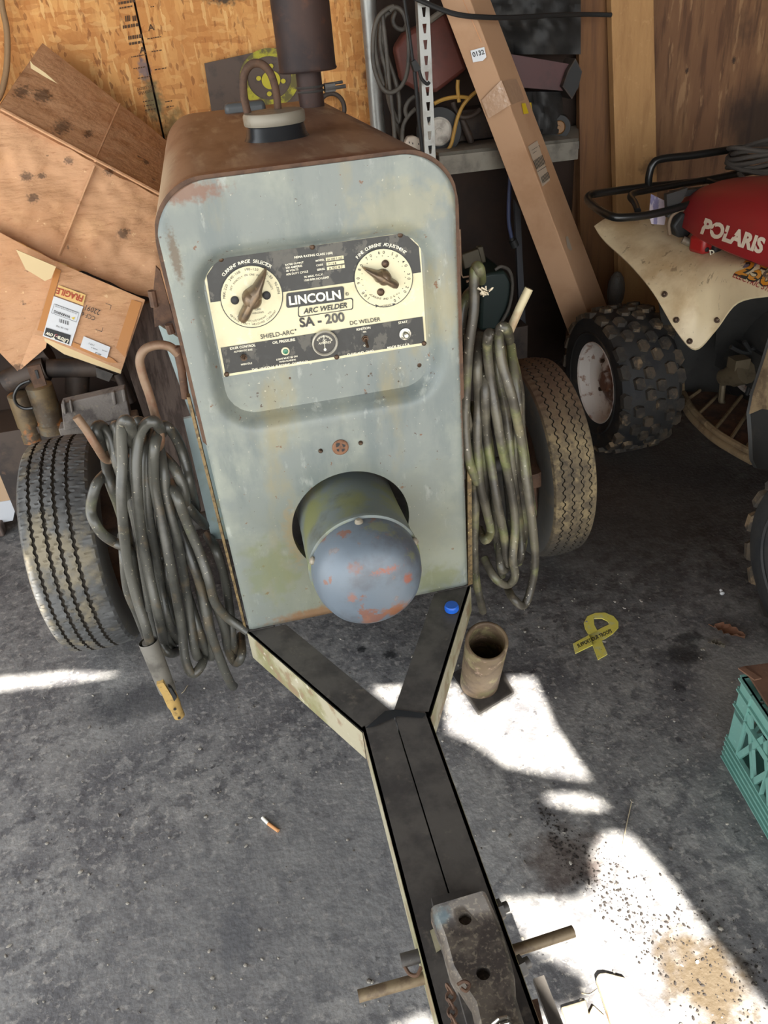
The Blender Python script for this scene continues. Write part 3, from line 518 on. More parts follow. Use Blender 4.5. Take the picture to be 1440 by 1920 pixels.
# side sheets, brackets and cable hooks
b = MB(); b.slab([ay(*p, .2) for p in ((296, 608), (345, 640), (380, 778), (358, 782))], .01); b.slab([ay(*p, .16) for p in ((344, 786), (385, 776), (440, 1012), (397, 1010))], .01); part(b.build('side_sheet', m_ltblue, W_), 'pale blue side sheet behind the front panel')
b = MB(); b.slab([ay(*p, .12) for p in ((292, 500), (300, 508), (325, 600), (290, 614), (286, 560))], .012); b.tube([ay(284, 545, .12), ay(290, 575, .12)], .008, 8); b.tube([ay(316, 608, .1), ay(322, 625, .1)], .008, 8); part(b.build('rear_bracket', m_rust, W_), 'dark rusty bracket behind the panel edge')
b = MB(); b.tube([ay(331, 650, .07), ay(340, 690, .07), ay(348, 746, .07)], .0085, 12); b.build('hook_sleeve', m_rust, W_)
b = MB(); b.tube(cr([ay(*p, .07) for p in ((334, 664), (318, 650), (295, 647), (272, 655), (262, 675), (268, 705), (280, 740), (290, 775), (299, 805), (301, 830))]+[ay(*p, .1) for p in ((292, 842), (262, 848), (225, 856), (200, 862))]+[ay(*p, .06) for p in ((182, 838), (162, 806), (143, 781))], 5), .0092, 12); part(b.build('cable_hook', m_rod, W_), 'copper-brown bent rod that carries a cable coil')
b = MB(); b.tube([ay(992, 541, .06), ay(975, 576, .06), ay(955, 622, .06)], .0095, 14); b.tube([ay(955, 622, .06), ay(930, 632, .13), (.272, .16, 1.02)], .0085, 10); part(b.build('cable_hook', mat('pale rod', (178, 166, 134), .6, .1, layers=[((150, 110, 80), 14, .5, .7, .7)]), W_), 'pale straight rod that carries a cable coil')
b = MB(); b.slab([ay(*p, .012) for p in ((350, 745), (356, 745), (462, 1178), (456, 1172))], .02); b.build('edge_seal', m_foil, W_)
b = MB(); b.slab([ay(*p, .034) for p in ((876, 860), (884, 862), (886, 1095), (878, 1098))], .015); b.build('edge_seal', m_foil, W_)
b = MB(); b.tube([ay(862, 430, .1), ay(865, 515, .1), ay(868, 520, .1), ay(888, 516, .1)], .0022, 6); b.tube([ay(874, 528, .1), ay(888, 524, .1)], .003, 6); part(b.build('door_edge', m_rod, W_), 'thin edge of the side door')
# ---------------------------------------------------------------- cables hung on the trailer hooks
m_cab = mat('grey black cable rubber', (76, 75, 69), .36, layers=[((50, 50, 47), 7, .42, .6, .85), ((100, 88, 68), 14, .52, .66, .55), ((98, 100, 76), 5, .56, .66, .6), ((196, 186, 160), 150, .65, .68, .75)], bump=(120, .15, .001))
m_cab2 = mat('mossy cable rubber', (92, 87, 74), .4, layers=[((58, 54, 48), 8, .42, .58, .9), ((112, 118, 70), 7, .5, .64, .75), ((122, 108, 90), 14, .54, .66, .55), ((200, 192, 172), 110, .65, .68, .8)], bump=(120, .15, .001))
ZA = lambda x, y: (x*.34722, 760+y*.34722)
ZR = lambda x, y: (820+x*.41667, 380+y*.41667)
def coil(name, strands, Z, r, m_, lab, group, n=10):
    b = MB(); h0 = None
    for y, pts in strands:
        P = []
        m2 = len(pts)
        for i, p in enumerate(pts):
            yy = y+.012*math.sin(i*1.7+y*90)+(.07 if i in (0, m2-1) and not (i and y in (.02, .04)) else 0)
            P.append(ay(*Z(*p), yy))
        b.tube(cr(P, 5), r, n)
    o = b.build(name, m_, None, smooth=60)
    return o
LS = [(.09, [(560, 230), (530, 170), (515, 128), (545, 110), (592, 170), (640, 330), (690, 480), (740, 640), (800, 850), (850, 1050), (900, 1250), (950, 1330)]),
 (.02, [(720, 210), (705, 110), (678, 80), (655, 120), (660, 300), (655, 480), (665, 650), (690, 850), (740, 1050), (790, 1200), (815, 1310)]),
 (.08, [(600, 150), (625, 110), (640, 150), (645, 230), (670, 380), (720, 560), (760, 760), (790, 950), (830, 1150), (870, 1290), (920, 1340), (975, 1320)]),
 (.03, [(875, 150), (840, 90), (790, 100), (752, 170), (737, 300), (742, 480), (762, 680), (802, 900), (852, 1120), (890, 1300)]),
 (.1, [(795, 150), (765, 95), (735, 90), (712, 140), (712, 300), (725, 500), (770, 800), (810, 1100)]),
 (.07, [(820, 150), (795, 250), (790, 400), (803, 600), (840, 800), (870, 1000), (905, 1160), (960, 1270)]),
 (.045, [(865, 140), (835, 220), (832, 420), (872, 620), (912, 820), (950, 1020), (980, 1200), (1000, 1370), (1040, 1450), (1090, 1400), (1105, 1330)]),
 (.07, [(860, 220), (880, 330), (903, 500), (950, 700), (990, 900), (1020, 1100), (1060, 1350), (1095, 1320)]),
 (.1, [(850, 140), (890, 110), (935, 150), (980, 240), (1010, 350), (1025, 430), (1060, 560)]),
 (.08, [(870, 260), (935, 330), (985, 430), (1000, 520), (985, 560)]),
 (.04, [(930, 420), (960, 500), (1012, 640), (1080, 800), (1130, 950), (1160, 1060), (1220, 1140), (1300, 1195), (1345, 1225)]),
 (.1, [(960, 440), (1010, 540), (1110, 650)]),
 (.06, [(570, 370), (520, 430), (490, 560), (515, 640), (560, 700), (620, 740), (665, 762), (720, 800)]),
 (.06, [(960, 620), (1040, 850), (1090, 1000), (1130, 1200), (1200, 1400), (1250, 1510), (1262, 1515)]),
 (.08, [(1000, 750), (1090, 1000), (1130, 1170), (1150, 1340), (1120, 1340), (1070, 1200), (1000, 980)]),
 (.09, [(1090, 900), (1160, 1060), (1210, 1200), (1230, 1310), (1270, 1390), (1305, 1350), (1300, 1240)]),
 (.11, [(1120, 700), (1170, 790), (1210, 920), (1240, 1100), (1260, 1300), (1290, 1380)]),
 (.11, [(660, 700), (670, 820), (690, 1000), (740, 1120), (790, 1250)]),
 (.1, [(560, 240), (590, 400), (640, 540), (680, 680), (720, 900), (760, 1100)]),
 (.11, [(890, 700), (900, 900), (940, 1100), (960, 1240)]), (.12, [(940, 560), (1000, 720), (1060, 900), (1100, 1100), (1150, 1250)]),
 (.12, [(860, 300), (860, 600), (900, 860), (930, 1060)])]
cl = coil('welding_cable', LS, ZA, .0118, m_cab, '', '')
tag(cl, 'grey-black welding cable coil hanging left of the panel with a rod holder', 'cable', 'welding cables hung on the trailer')
m_hold = mat('grey holder sleeve', (104, 100, 92), .6, layers=[((70, 66, 60), 20, .5, .7, .8)])
m_jaw = mat('yellowed brass jaw', (182, 150, 90), .5, .2, layers=[((120, 96, 60), 40, .5, .65, .8)])
a, c = ay(*ZA(800, 1275), .02), ay(*ZA(905, 1540), 0); b = MB(); d = (c-a); b.tube([a, a+d*.02, a+d*.5, c], [.0225, .0235, .0225, .021], 20, caps=False); b.tube([c, a], .0155, 14); hd_ = b.build('holder_handle', m_hold, cl); part(hd_, 'grey tubular handle of the rod holder')
e = ay(*ZA(975, 1690), -.01); b = MB(); b.tube([c-d*.12, c+(e-c)*.5, c+(e-c)*.6, e-(e-c)*.08, e], [.017, .017, .0145, .014, .006], 14)
b.slab([ay(*ZA(*p), -.025) for p in ((845, 1510), (880, 1495), (940, 1590), (905, 1615))], .02)
for p in ((945, 1640), (968, 1688)): b.mi = 1; q = ay(*ZA(*p), -.0245); b.lathe([(.004, 0), (.004, .001)], q, (0, -1, 0), 10)
b.mi = 1; b.slab([ay(*ZA(*p), -.028) for p in ((908, 1520), (925, 1530), (955, 1580), (940, 1600))], .01)
b.build('holder_jaw', [m_jaw, m_black], hd_)
RS = [(.07, [(160, 390), (135, 420), (115, 480), (98, 620), (95, 750), (115, 880), (140, 1000), (165, 1120)]),
 (.04, [(198, 350), (190, 300), (176, 288), (166, 330), (165, 480), (142, 650), (130, 850), (125, 1000), (140, 1150), (180, 1260)]),
 (.05, [(190, 590), (180, 750), (185, 900), (180, 1050), (190, 1250), (225, 1400), (240, 1480), (215, 1520), (190, 1470)]),
 (.035, [(250, 600), (232, 590), (225, 660), (240, 800), (265, 950), (290, 1100), (330, 1280), (350, 1450), (340, 1600), (350, 1680), (315, 1720), (260, 1690), (210, 1600)]),
 (.025, [(325, 620), (312, 570), (290, 560), (276, 600), (290, 720), (330, 850), (360, 980), (385, 1120), (400, 1250), (428, 1450), (440, 1600), (425, 1720), (390, 1812), (340, 1780), (310, 1720)]),
 (.07, [(330, 640), (350, 800), (365, 950), (350, 1150), (380, 1350), (390, 1500), (365, 1620)]),
 (.06, [(262, 590), (270, 750), (310, 950), (330, 1150), (350, 1300), (375, 1480), (375, 1590), (350, 1620)]),
 (.045, [(215, 700), (215, 850), (222, 1050), (245, 1200), (270, 1350), (300, 1500), (310, 1635), (285, 1640), (280, 1500)]),
 (.08, [(150, 900), (158, 1100), (170, 1350), (165, 1550), (175, 1700), (205, 1840)]),
 (.08, [(200, 800), (212, 950), (240, 1150), (260, 1350), (268, 1500), (290, 1680)]),
 (.08, [(340, 700), (370, 850), (375, 1000), (395, 1150), (415, 1300), (430, 1400)]),
 (.09, [(240, 700), (275, 900), (300, 1100), (320, 1300), (335, 1480)]), (.1, [(290, 650), (320, 900), (345, 1100), (365, 1300), (385, 1450)]), (.09, [(180, 700), (200, 1000), (215, 1250), (245, 1450)])]
c2 = coil('welding_cable', RS, ZR, .0112, m_cab2, '', '')
tag(c2, 'mossy green-grey welding cable coil hanging right of the panel', 'cable', 'welding cables hung on the trailer')
m_rag = mat('frayed cloth', (196, 184, 160), .9); b = MB()
for k_ in range(14):
    p = ZR(205+random.uniform(-6, 30), 400+random.uniform(-12, 14)); q = (p[0]+random.uniform(-9, 9), p[1]+random.uniform(-8, 8)); b.slab([ay(*p, .03), ay(p[0]+3, p[1]+2, .02), ay(*q, .015), ay(q[0]-2, q[1]+2, .02)], .002)
part(b.build('frayed_wrap', m_rag, c2), 'frayed pale wrapping on the cable')
# ---------------------------------------------------------------- quad bike
A_ = thing('quad_bike', 'white and red quad bike with muddy tyres parked along the right wall', 'quad bike', (1.65, .55, 0))
m_wht = mat('dirty cream plastic', (226, 206, 168), .45, layers=[((186, 156, 114), 3, .45, .62, .75), ((120, 96, 70), 40, .66, .7, .6), ((110, 84, 60), 11, .62, .68, .6, (2, 2, .4)), ((232, 220, 190), 5, .6, .8, .6)])
m_red = mat('dusty red plastic', (150, 34, 38), .45, layers=[((124, 50, 44), 4, .5, .75, .7), ((160, 84, 64), 50, .7, .76, .5)])
m_blk = mat('scuffed black plastic', (48, 47, 45), .6, layers=[((84, 76, 64), 9, .55, .75, .7), ((34, 34, 34), 20, .5, .7, .6)], bump=(60, .15, .002))
m_mud = mat('mud caked plastic', (128, 108, 80), .9, layers=[((84, 68, 50), 14, .45, .65, .8), ((160, 140, 108), 40, .58, .72, .7)], bump=(60, .5, .004))
m_atyre = mat('knobbly tyre', (46, 45, 44), .6, layers=[((84, 74, 60), 8, .56, .68, .8), ((34, 35, 38), 11, .5, .62, .8)], bump=(80, .3, .003))
m_lug = mat('mud dried lug', (84, 72, 58), .8, layers=[((46, 43, 40), 7, .45, .58, .9), ((138, 116, 88), 12, .54, .64, .8), ((60, 58, 54), 40, .5, .62, .6)], bump=(90, .3, .003))
m_arim = mat('rusty white rim', (222, 214, 206), .5, layers=[((150, 104, 76), 18, .55, .62, .8)], spots=[((1.25, 1.22, .27), (.06, .11, .12), (112, 66, 40), .95, .9)])
m_rack = mat('black enamelled tube', (26, 26, 25), .3, layers=[((110, 84, 60), 40, .72, .78, .7)])
def atv_wheel(cx, cy, R, half, lab):
    wh = bpy.data.objects.new('wheel', None); C.objects.link(wh); wh.location = V((cx, cy, R))-parent_loc(A_); wh.parent = A_
    o = (cx, cy, R-.004); b = MB()
    prof = [(.165, -half*.86), (.19, -half*.95), (.23, -half*1.02), (R-.035, -half*.98), (R-.016, -half*.8), (R-.012, -half*.4), (R-.01, 0), (R-.012, half*.4), (R-.016, half*.8), (R-.035, half*.98), (.23, half*1.02), (.19, half*.95), (.165, half*.86)]
    b.lathe(prof, o, (1, 0, 0), 56, True)
    b.lathe([(.2, -half*1.0), (.206, -half*1.03), (.212, -half*1.0)], o, (1, 0, 0), 48, True)
    b.mi = 1
    for i in range(19):      # raised lugs in offset rows
        for j, x in enumerate((-.88, -.52, -.17, .18, .53, .88)):
            a = 2*PI*(i+(.5 if j % 2 else 0)+.12*math.sin(i*3+j*5))/19; rr = R-.008-(.016 if abs(x) > .8 else 0)
            c = V((cx+x*half, cy+math.cos(a)*rr, R-.004+math.sin(a)*rr)); Rm = Matrix.Rotation(a, 3, 'X'); l = .05 if abs(x) > .8 else .04
            q = []
            for h_, sc in ((-.012, 1.15), (.008, .95)):
                for dx, dz in ((-1, -.7), (-.3, -1), (.7, -.8), (1, .5), (.3, 1), (-.8, .7)): q.append(c+Rm @ V((dx*half*.17*sc, h_, dz*l*.62*sc)))
            b.add(q, [(5, 4, 3, 2, 1, 0), (6, 7, 8, 9, 10, 11)]+[(k, (k+1) % 6, 6+(k+1) % 6, 6+k) for k in range(6)])
    b.build('tyre', [m_atyre, m_lug], wh, smooth=30)
    b = MB(); s = 1
    b.lathe([(.172, -half*.84), (.166, -half*.9), (.158, -half*.86), (.15, -half*.5), (.13, -half*.4), (.09, -half*.34), (.07, -half*.44), (.045, -half*.46), (.04, -half*.6), (0, -half*.6)], o, (1, 0, 0), 48, False, False)
    b.lathe([(.15, half*.4), (.02, half*.35)], o, (1, 0, 0), 32, False, False); rm = b.build('rim', m_arim, wh, smooth=35)
    for k_ in range(4):
        a = PI/4+k_*PI/2; b = MB(); b.lathe([(.009, 0), (.009, .012), (0, .014)], V(o)+V((-half*.36-.0, .09*math.cos(a), .09*math.sin(a))), (-1, 0, 0), 6); b.build('wheel_nut', m_screw, rm)
    wh['label'] = lab
    return wh
atv_wheel(1.325, 1.235, .3, .125, 'far quad wheel with a rusty white rim')
atv_wheel(1.345, -.105, .3, .14, 'near quad wheel with a white rim')
atv_wheel(2.03, 1.235, .3, .125, 'quad wheel by the wall')
atv_wheel(2.03, -.105, .3, .14, 'quad wheel by the wall')
b = MB(); b.tube([(1.3, 1.235, .3), (2.05, 1.235, .3)], .03, 10); b.tube([(1.3, -.105, .3), (2.05, -.105, .3)], .03, 10); b.box((1.76, .55, .42), (.2, 1.5, .14)); part(b.build('chassis', m_blk, A_), 'black frame and axles')
def loft(b, rows, t=(0, 0, -.006), k=5): return b.shell([cr(r, k) for r in rows], t)
# white front fender: from the seam under the tank to the outer rolled edge and bolted flap
inn = [(1176, 404, 1.55), (1205, 400, 1.5), (1240, 402, 1.42), (1275, 425, 1.32), (1300, 440, 1.2), (1330, 470, 1.05), (1370, 480, .92), (1405, 488, .78), (1450, 502, .62)]
mid = [(1140, 408, 1.52), (1180, 418, 1.44), (1215, 440, 1.32), (1250, 470, 1.18), (1290, 500, 1.04), (1315, 525, .95), (1350, 520, .88), (1395, 522, .76), (1450, 528, .6)]
md2 = [(1122, 418, 1.48), (1158, 442, 1.4), (1195, 482, 1.24), (1238, 530, 1.08), (1275, 575, .97), (1312, 590, .92), (1345, 562, .87), (1390, 545, .76), (1450, 541, .6)]
out = [(1114, 424, 1.46), (1132, 450, 1.4), (1180, 495, 1.24), (1224, 548, 1.07), (1266, 618, .95), (1303, 654, .9), (1342, 617, .87), (1383, 566, .77), (1450, 552, .6)]
P4 = [[ay(*p) for p in r] for r in (out, md2, mid, inn)]; P4.append([p+V((.3, 0, .03)) for p in P4[3]])
cols = list(zip(*[cr(r, 6) for r in P4])); rows = [cr(c_, 5) for c_ in cols]
fb = MB(); fb.shell(rows, (.004, .002, -.007)); fend = fb.build('front_fender', m_wht, A_, smooth=60); part(fend, 'cream white plastic fender with a bolted flap')
hf = hmesh(fb)
for u, v in ((1246, 552), (1268, 600), (1293, 640), (1330, 646), (1345, 600)): b = MB(); q = hf(u, v); d = (CAM-q).normalized(); b.lathe([(.011, -.006), (.011, .002), (.006, .004), (.004, .0), (0, 0)], q, d, 14); b.build('fender_bolt', m_screw, fend)
# inner guard behind the flap
b = MB(); b.slab([ay(u, v, y) for u, v, y in ((1236, 570, 1.12), (1290, 560, 1.1), (1350, 600, 1.1), (1355, 745, 1.1), (1290, 745, 1.1), (1262, 752, 1.1), (1252, 690, 1.1))], .01); part(b.build('inner_guard', m_blk, A_), 'black plastic guard behind the front wheel')
b = MB(); g1 = [(1345, 600, .98), (1365, 575, .95), (1395, 555, .9), (1460, 545, .8)]; g2 = [(1340, 660, 1.02), (1360, 655, 1.02), (1400, 645, 1.0), (1460, 640, .95)]; g3 = [(1352, 668, 1.05), (1375, 655, 1.05), (1410, 650, 1.05), (1460, 655, 1.02)]
b.shell([cr([ay(*p) for p in g], 5) for g in (g1, g2, g3)], (.01, .01, 0)); b.build('side_cover', m_blk, A_)
# tank cover
def tank():
    b = MB(); rows = []; cx = 1.68
    st = [(1.36, .02, .93, .02), (1.34, .09, .92, .06), (1.28, .15, .905, .1), (1.18, .185, .895, .145), (1.02, .205, .89, .18), (.84, .21, .89, .195), (.66, .205, .89, .2), (.48, .19, .885, .2), (.3, .17, .88, .19), (.2, .12, .88, .15)]
    for y, w1, zb, h in st:
        q = []
        for k in range(17):
            a = PI*k/16; c, s = math.cos(a), math.sin(a); q.append(V((cx-w1*math.copysign(abs(c)**.75, c)*(1.06-.06*s), y, zb+h*s**.8)))
        q.append(V((cx+w1*.9, y, zb-.02))); q.append(V((cx-w1*.9, y, zb-.02))); rows.append(q)
    b.grid(rows, True); b.add(rows[0], [tuple(range(19))]); b.add(rows[-1], [tuple(range(19))]); return b
tb = tank(); tk = tb.build('tank_cover', m_red, A_, smooth=60); part(tk, 'red tank cover with white lettering')
b = MB(); hb_ = hmesh(tb, .004); b.text('POLARIS', (1313, 436), (1428, 475), hb_, .05, 0, 1.25); part(b.build('tank_lettering', mat('white lettering', (226, 212, 190), .5), tk, smooth=-30), 'white block lettering')
b = MB(); hb_ = hmesh(tb, .0055); b.poly([(1340, 422), (1342, 427), (1347, 430), (1341, 432), (1339, 437), (1336, 432), (1332, 430), (1337, 428)], hb_); b.build('star_mark', m_red, tk, smooth=-30)
hf2 = hmesh(fb, .004); hf3 = hmesh(fb, .0055)
b = MB(); b.mi = 0; b.text('250', (1376, 512), (1448, 541), hf2, .06, .35, 1.1); b.mi = 1; b.text('250', (1377.5, 511), (1448, 540), hf3, .02, .35, 1.08); b.mi = 2; b.text('ELECTRIC START', (1373, 519), (1462, 556), hf2, .01, .3, 1.2); b.mi = 3; b.poly([(1396, 496), (1420, 494), (1416, 500), (1392, 502)], hf2)
b.build('fender_decal', [m_ink, mat('orange decal', (214, 140, 36), .4), mat('red decal', (160, 40, 36), .4), mat('grey decal', (120, 112, 130), .4)], fend, smooth=-30)
# rack
RZk = .97
def rp(l, y): return [ay(u, v, y_) for u, v, y_ in l]
b = MB()
b.tube(cr(rp([(1460, 306, 1.5), (1330, 337, 1.5), (1215, 350, 1.5), (1125, 362, 1.49), (1105, 367, 1.47), (1104, 378, 1.43), (1125, 395, 1.28), (1145, 405, 1.2), (1165, 408, 1.18), (1210, 404, 1.18), (1258, 394, 1.19)], 0), 4), .0145, 12)
b.tube(rp([(1258, 394, 1.19), (1330, 372, 1.2), (1460, 335, 1.2)], 0), .0135, 10)
b.tube(cr(rp([(1196, 396, 1.22), (1190, 380, 1.3), (1182, 370, 1.36), (1187, 363, 1.4), (1210, 358, 1.42), (1330, 336, 1.44), (1460, 314, 1.46)], 0), 4), .012, 10)
b.tube(cr(rp([(1216, 348, 1.5), (1217, 330, 1.5), (1224, 308, 1.5), (1240, 298, 1.5), (1300, 291, 1.5), (1375, 280, 1.5), (1392, 281, 1.5), (1394, 300, 1.5), (1390, 325, 1.5)], 0), 5), .0145, 12)
b.tube(rp([(1320, 337, 1.46), (1345, 345, 1.35), (1400, 347, 1.22)], 0), .011, 8)
rk = b.build('front_rack', m_rack, A_); part(rk, 'black tubular luggage rack')
b = MB(); b.slab([ay(u, v, 1.2) for u, v in ((1250, 365), (1272, 358), (1290, 352), (1282, 372), (1262, 405), (1252, 408))], .02); b.slab([ay(u, v, 1.24) for u, v in ((1262, 360), (1340, 350), (1345, 358), (1268, 372))], .03); b.build('rack_bracket', m_blk, rk)
# nose between the fenders
b = MB(); b.box((1.75, 1.42, .78), (.3, .2, .1)); b.box((1.82, 1.1, .7), (.24, .9, .16)); part(b.build('front_body', m_blk, A_, bevel=.02), 'dark body under the tank')
b = MB(); b.shell([cr([V((1.9, y, .86)) for y in (1.5, 1.2, .9, .6)], 3), cr([V((2.15, y, .82)) for y in (1.5, 1.2, .9, .6)], 3)], (0, 0, -.006)); b.build('side_fender', m_wht, A_)
b = MB(); b.box((1.68, -.05, .8), (.34, .75, .14)); b.build('seat', m_blk, A_, bevel=.04)
b = MB(); b.shell([[V((1.3, y, .74)) for y in (.2, -.1, -.4)], [V((1.5, y, .8)) for y in (.2, -.1, -.4)], [V((2.1, y, .76)) for y in (.2, -.1, -.4)]], (0, 0, -.006)); b.build('rear_fender', m_wht, A_)
# foot board with grid, outer lip and rear guard
Fp = [az(u, v, .27) for u, v in ((1282, 738), (1300, 770), (1340, 808), (1378, 832), (1415, 852))]
In = [az(u, v, .27) for u, v in ((1290, 735), (1340, 735), (1390, 745), (1420, 765), (1450, 790))]
b = MB(); b.shell([cr(Fp, 4), cr(In, 4)], (0, 0, -.02)); fbd = b.build('foot_board', mat('rusty mud floor', (84, 58, 42), .9, layers=[((50, 36, 28), 18, .4, .65, .9), ((120, 92, 68), 36, .58, .72, .7)], bump=(40, .5, .006)), A_)
f1, f2 = cr(Fp, 4), cr(In, 4)
for k_ in range(2, len(f1), 3): b = MB(); b.tube([f1[k_]+V((0, 0, .006)), f2[min(k_, len(f2)-1)]+V((0, 0, .006))], .007, 6); b.build('tread_bar', m_mud, fbd)
b = MB(); b.tube([p+V((-.008, -.008, -.02)) for p in f1], .016, 10); b.tube([p+V((-.003, -.003, .004)) for p in f1], .012, 8); part(b.build('board_lip', m_mud, fbd), 'mud-caked outer lip')
b = MB(); b.slab([ay(u, v, 1.06) for u, v in ((1262, 700), (1283, 690), (1284, 735), (1280, 755), (1262, 758))], .02); b.build('guard_foot', m_mud, A_)
rg = [ay(u, v, y) for u, v, y in ((1455, 610, .55), (1432, 685, .52), (1415, 735, .47), (1407, 775, .44), (1410, 820, .42), (1412, 862, .4), (1420, 878, .4), (1455, 884, .4))]
b = MB(); b.slab(rg, .012); rgo = b.build('rear_guard', m_blk, A_); b = MB(); b.slab([p+V((-.004, -.004, 0)) for p in [rg[0], rg[1], rg[2], rg[3], ay(1430, 765, .43), ay(1455, 770, .45)]], .003); part(b.build('mud_layer', m_mud, rgo), 'dried mud on the guard')
m_alu = mat('dull cast metal', (112, 100, 80), .5, .4, layers=[((70, 62, 52), 20, .5, .7, .7)])
b = MB(); c = ay(1356, 708, .95); e = ay(1400, 697, .85); b.tube([c, c.lerp(e, .25)], .032, 18); b.tube([c.lerp(e, .25), c.lerp(e, .45)], .036, 18); b.tube([c.lerp(e, .45), e], .045, 12); b.box(ay(1385, 680, .88), (.06, .05, .04)); b.tube([c+V((0, 0, .01)), c+V((0, -.01, -.09)), c+V((.03, -.03, -.16))], .012, 8); part(b.build('engine_case', m_alu, A_), 'small cast engine case with a lever')
b = MB()
for p in (((1395, 640), (1415, 680), (1400, 740)), ((1410, 650), (1425, 690), (1420, 730)), ((1370, 650), (1400, 662), (1450, 655))): b.tube(cr([ay(*q, .9) for q in p], 4), .008, 8)
b.build('hose', m_black, A_)
b = MB(); b.box((1.78, .8, .52), (.2, .5, .26)); b.build('engine', m_blk, A_, bevel=.02)
# things lying on the quad bike
TB = thing('tape_measure', 'red and black tape measure lying on the white fender beside the tank', 'tape measure', tuple(hf(1322, 472)))
Rm = Matrix.Rotation(.25, 3, 'Z'); c = hf(1318, 472)+V((0, 0, .03))
b = MB(); b.box(c+V((-.012, 0, 0)), (.05, .075, .062), Rm); b.build('case', mat('red tool case', (160, 36, 34), .4), TB, bevel=.014)
b = MB(); b.box(c+V((.03, -.005, 0)), (.045, .08, .068), Rm); b.box(c+V((-.012, -.03, -.012)), (.02, .03, .02), Rm); b.build('grip', m_black, TB, bevel=.012)
b = MB(); b.text('D', (1331, 478), (1340, 477), lambda u, v: ay(u, v, c.y-.045), .05); b.build('case_mark', m_cri, TB, smooth=-30)
o = MB(); o.slab([ay(*p, 1.3) for p in ((1221, 364), (1246, 376), (1250, 395), (1246, 422), (1222, 420), (1217, 405))], .003); o = o.build('paper_card', mat('lilac paper', (206, 194, 204), .6, layers=[((110, 104, 150), 13, .54, .6, .8, (2, 1, .6))]), None); tag(o, 'lilac and white paper card stuck under the black rack', 'card')
L1 = bpy.data.objects.new('control_pod', None); C.objects.link(L1); L1.location = hf(1285, 430)-parent_loc(A_); L1.parent = A_; part(L1, 'dark control pod with a curved tan hose')
b = MB(); b.tube(cr([ay(*p, 1.2) for p in ((1256, 440), (1254, 420), (1262, 402), (1282, 393), (1302, 400), (1312, 420), (1310, 445))], 5), .007, 10); b.build('hose', mat('tan hose', (120, 100, 80), .6), L1)
b = MB(); b.slab([ay(*p, 1.17) for p in ((1262, 425), (1280, 400), (1302, 404), (1306, 425), (1290, 446), (1272, 446))], .05); b.build('pod', m_black, L1, bevel=.008)
b = MB(); b.tube([ay(1280, 449, 1.15), ay(1300, 458, 1.13)], .014, 10); b.build('clamp', m_cap, L1)
m_rope = mat('dark rope', (70, 64, 58), .9); b = MB(); c0 = ay(1440, 310, 1.36)
for k_ in range(7): b.tube([c0+V(((.16+.012*math.sin(k_*2.3))*math.cos(t*PI/12), (.1+.01*math.cos(k_*1.7))*math.sin(t*PI/12), .02*k_*.6+.012*math.sin(t*PI/5+k_))) for t in range(24)], .008, 8, True)
b.tube(cr([ay(1385, 325, 1.3), ay(1400, 338, 1.24), ay(1425, 350, 1.2), ay(1455, 352, 1.2)], 4), .008, 8)
o = b.build('rope_coil', m_rope, None); tag(o, 'dark grey rope coil resting on the black rack near the right edge', 'rope')
# ---------------------------------------------------------------- left: cardboard box, hydraulic parts, boards
m_card = mat('worn cardboard', (204, 156, 116), .7, layers=[((186, 132, 88), 2.5, .42, .66, .7), ((226, 178, 132), 5, .52, .7, .6), ((172, 120, 82), 20, .58, .7, .6, (1, 1, 3)), ((120, 86, 60), 26, .68, .72, .8), ((84, 64, 52), 8, .67, .71, .8), ((232, 196, 150), 40, .66, .7, .7)], spots=[(tuple(ay(u, v, y)), (r, .25, r*.7), (92, 70, 54), .8, 1.0) for u, v, y, r in ((42, 172, 1.78, .03), (80, 180, 1.8, .035), (118, 238, 1.72, .035), (165, 252, 1.75, .02), (50, 330, 1.62, .025), (78, 330, 1.62, .018), (130, 300, 1.66, .02), (205, 322, 1.63, .022), (62, 372, 1.58, .025), (30, 690, 1.42, .03), (230, 440, 1.56, .03))], bump=(14, .9, .02, (.5, 1, 1.6)))
m_cardin = mat('pale cardboard core', (214, 190, 146), .8); m_tape = mat('brown parcel tape', (196, 134, 76), .3)
B_ = thing('cardboard_box', 'large battered cardboard box leaning on the wall left of the welder', 'box', (-.95, 1.75, 0))
def dent(p, q, n, m, amp, seed):   # crumpled quad between edges p (2 pts) and q (2 pts)
    rows = []
    for i in range(n+1):
        a, c = p[0].lerp(p[1], i/n), q[0].lerp(q[1], i/n); r = []
        for j in range(m+1):
            t = a.lerp(c, j/m); e = noise.noise(V((t.x*7+seed, t.y*7, t.z*9)))*amp+noise.noise(V((t.x*22, t.z*24, seed)))*amp*.35
            r.append(t+V((0, e, e*.3)))
        rows.append(r)
    return rows
A0, B0 = ay(80, 80, 2.02), ay(345, 290, 2.02); C0, D0 = ay(-6, 204, 1.66), ay(330, 388, 1.62); E0, G0 = ay(-90, 404, 1.56), ay(318, 578, 1.5); A1 = ay(-60, 260, 1.98)
b = MB(); b.grid(dent((C0, D0), (A0, B0), 26, 14, .02, 1)); part(b.build('box_top', m_card, B_, smooth=60), 'shaded upper face of the box')
b = MB(); b.grid(dent((E0, G0), (C0, D0), 60, 36, .026, 5)); part(b.build('box_front', m_card, B_, smooth=60), 'dented front face of the box')
b = MB(); b.add([A0, C0, E0, E0+V((0, .45, .1)), A0+V((-.2, .05, -.2))], [(0, 1, 2, 3, 4)]); b.build('box_side', m_card, B_)
hF = hplane(E0, G0, C0, .016); hT = hplane(C0, D0, A0, .014)
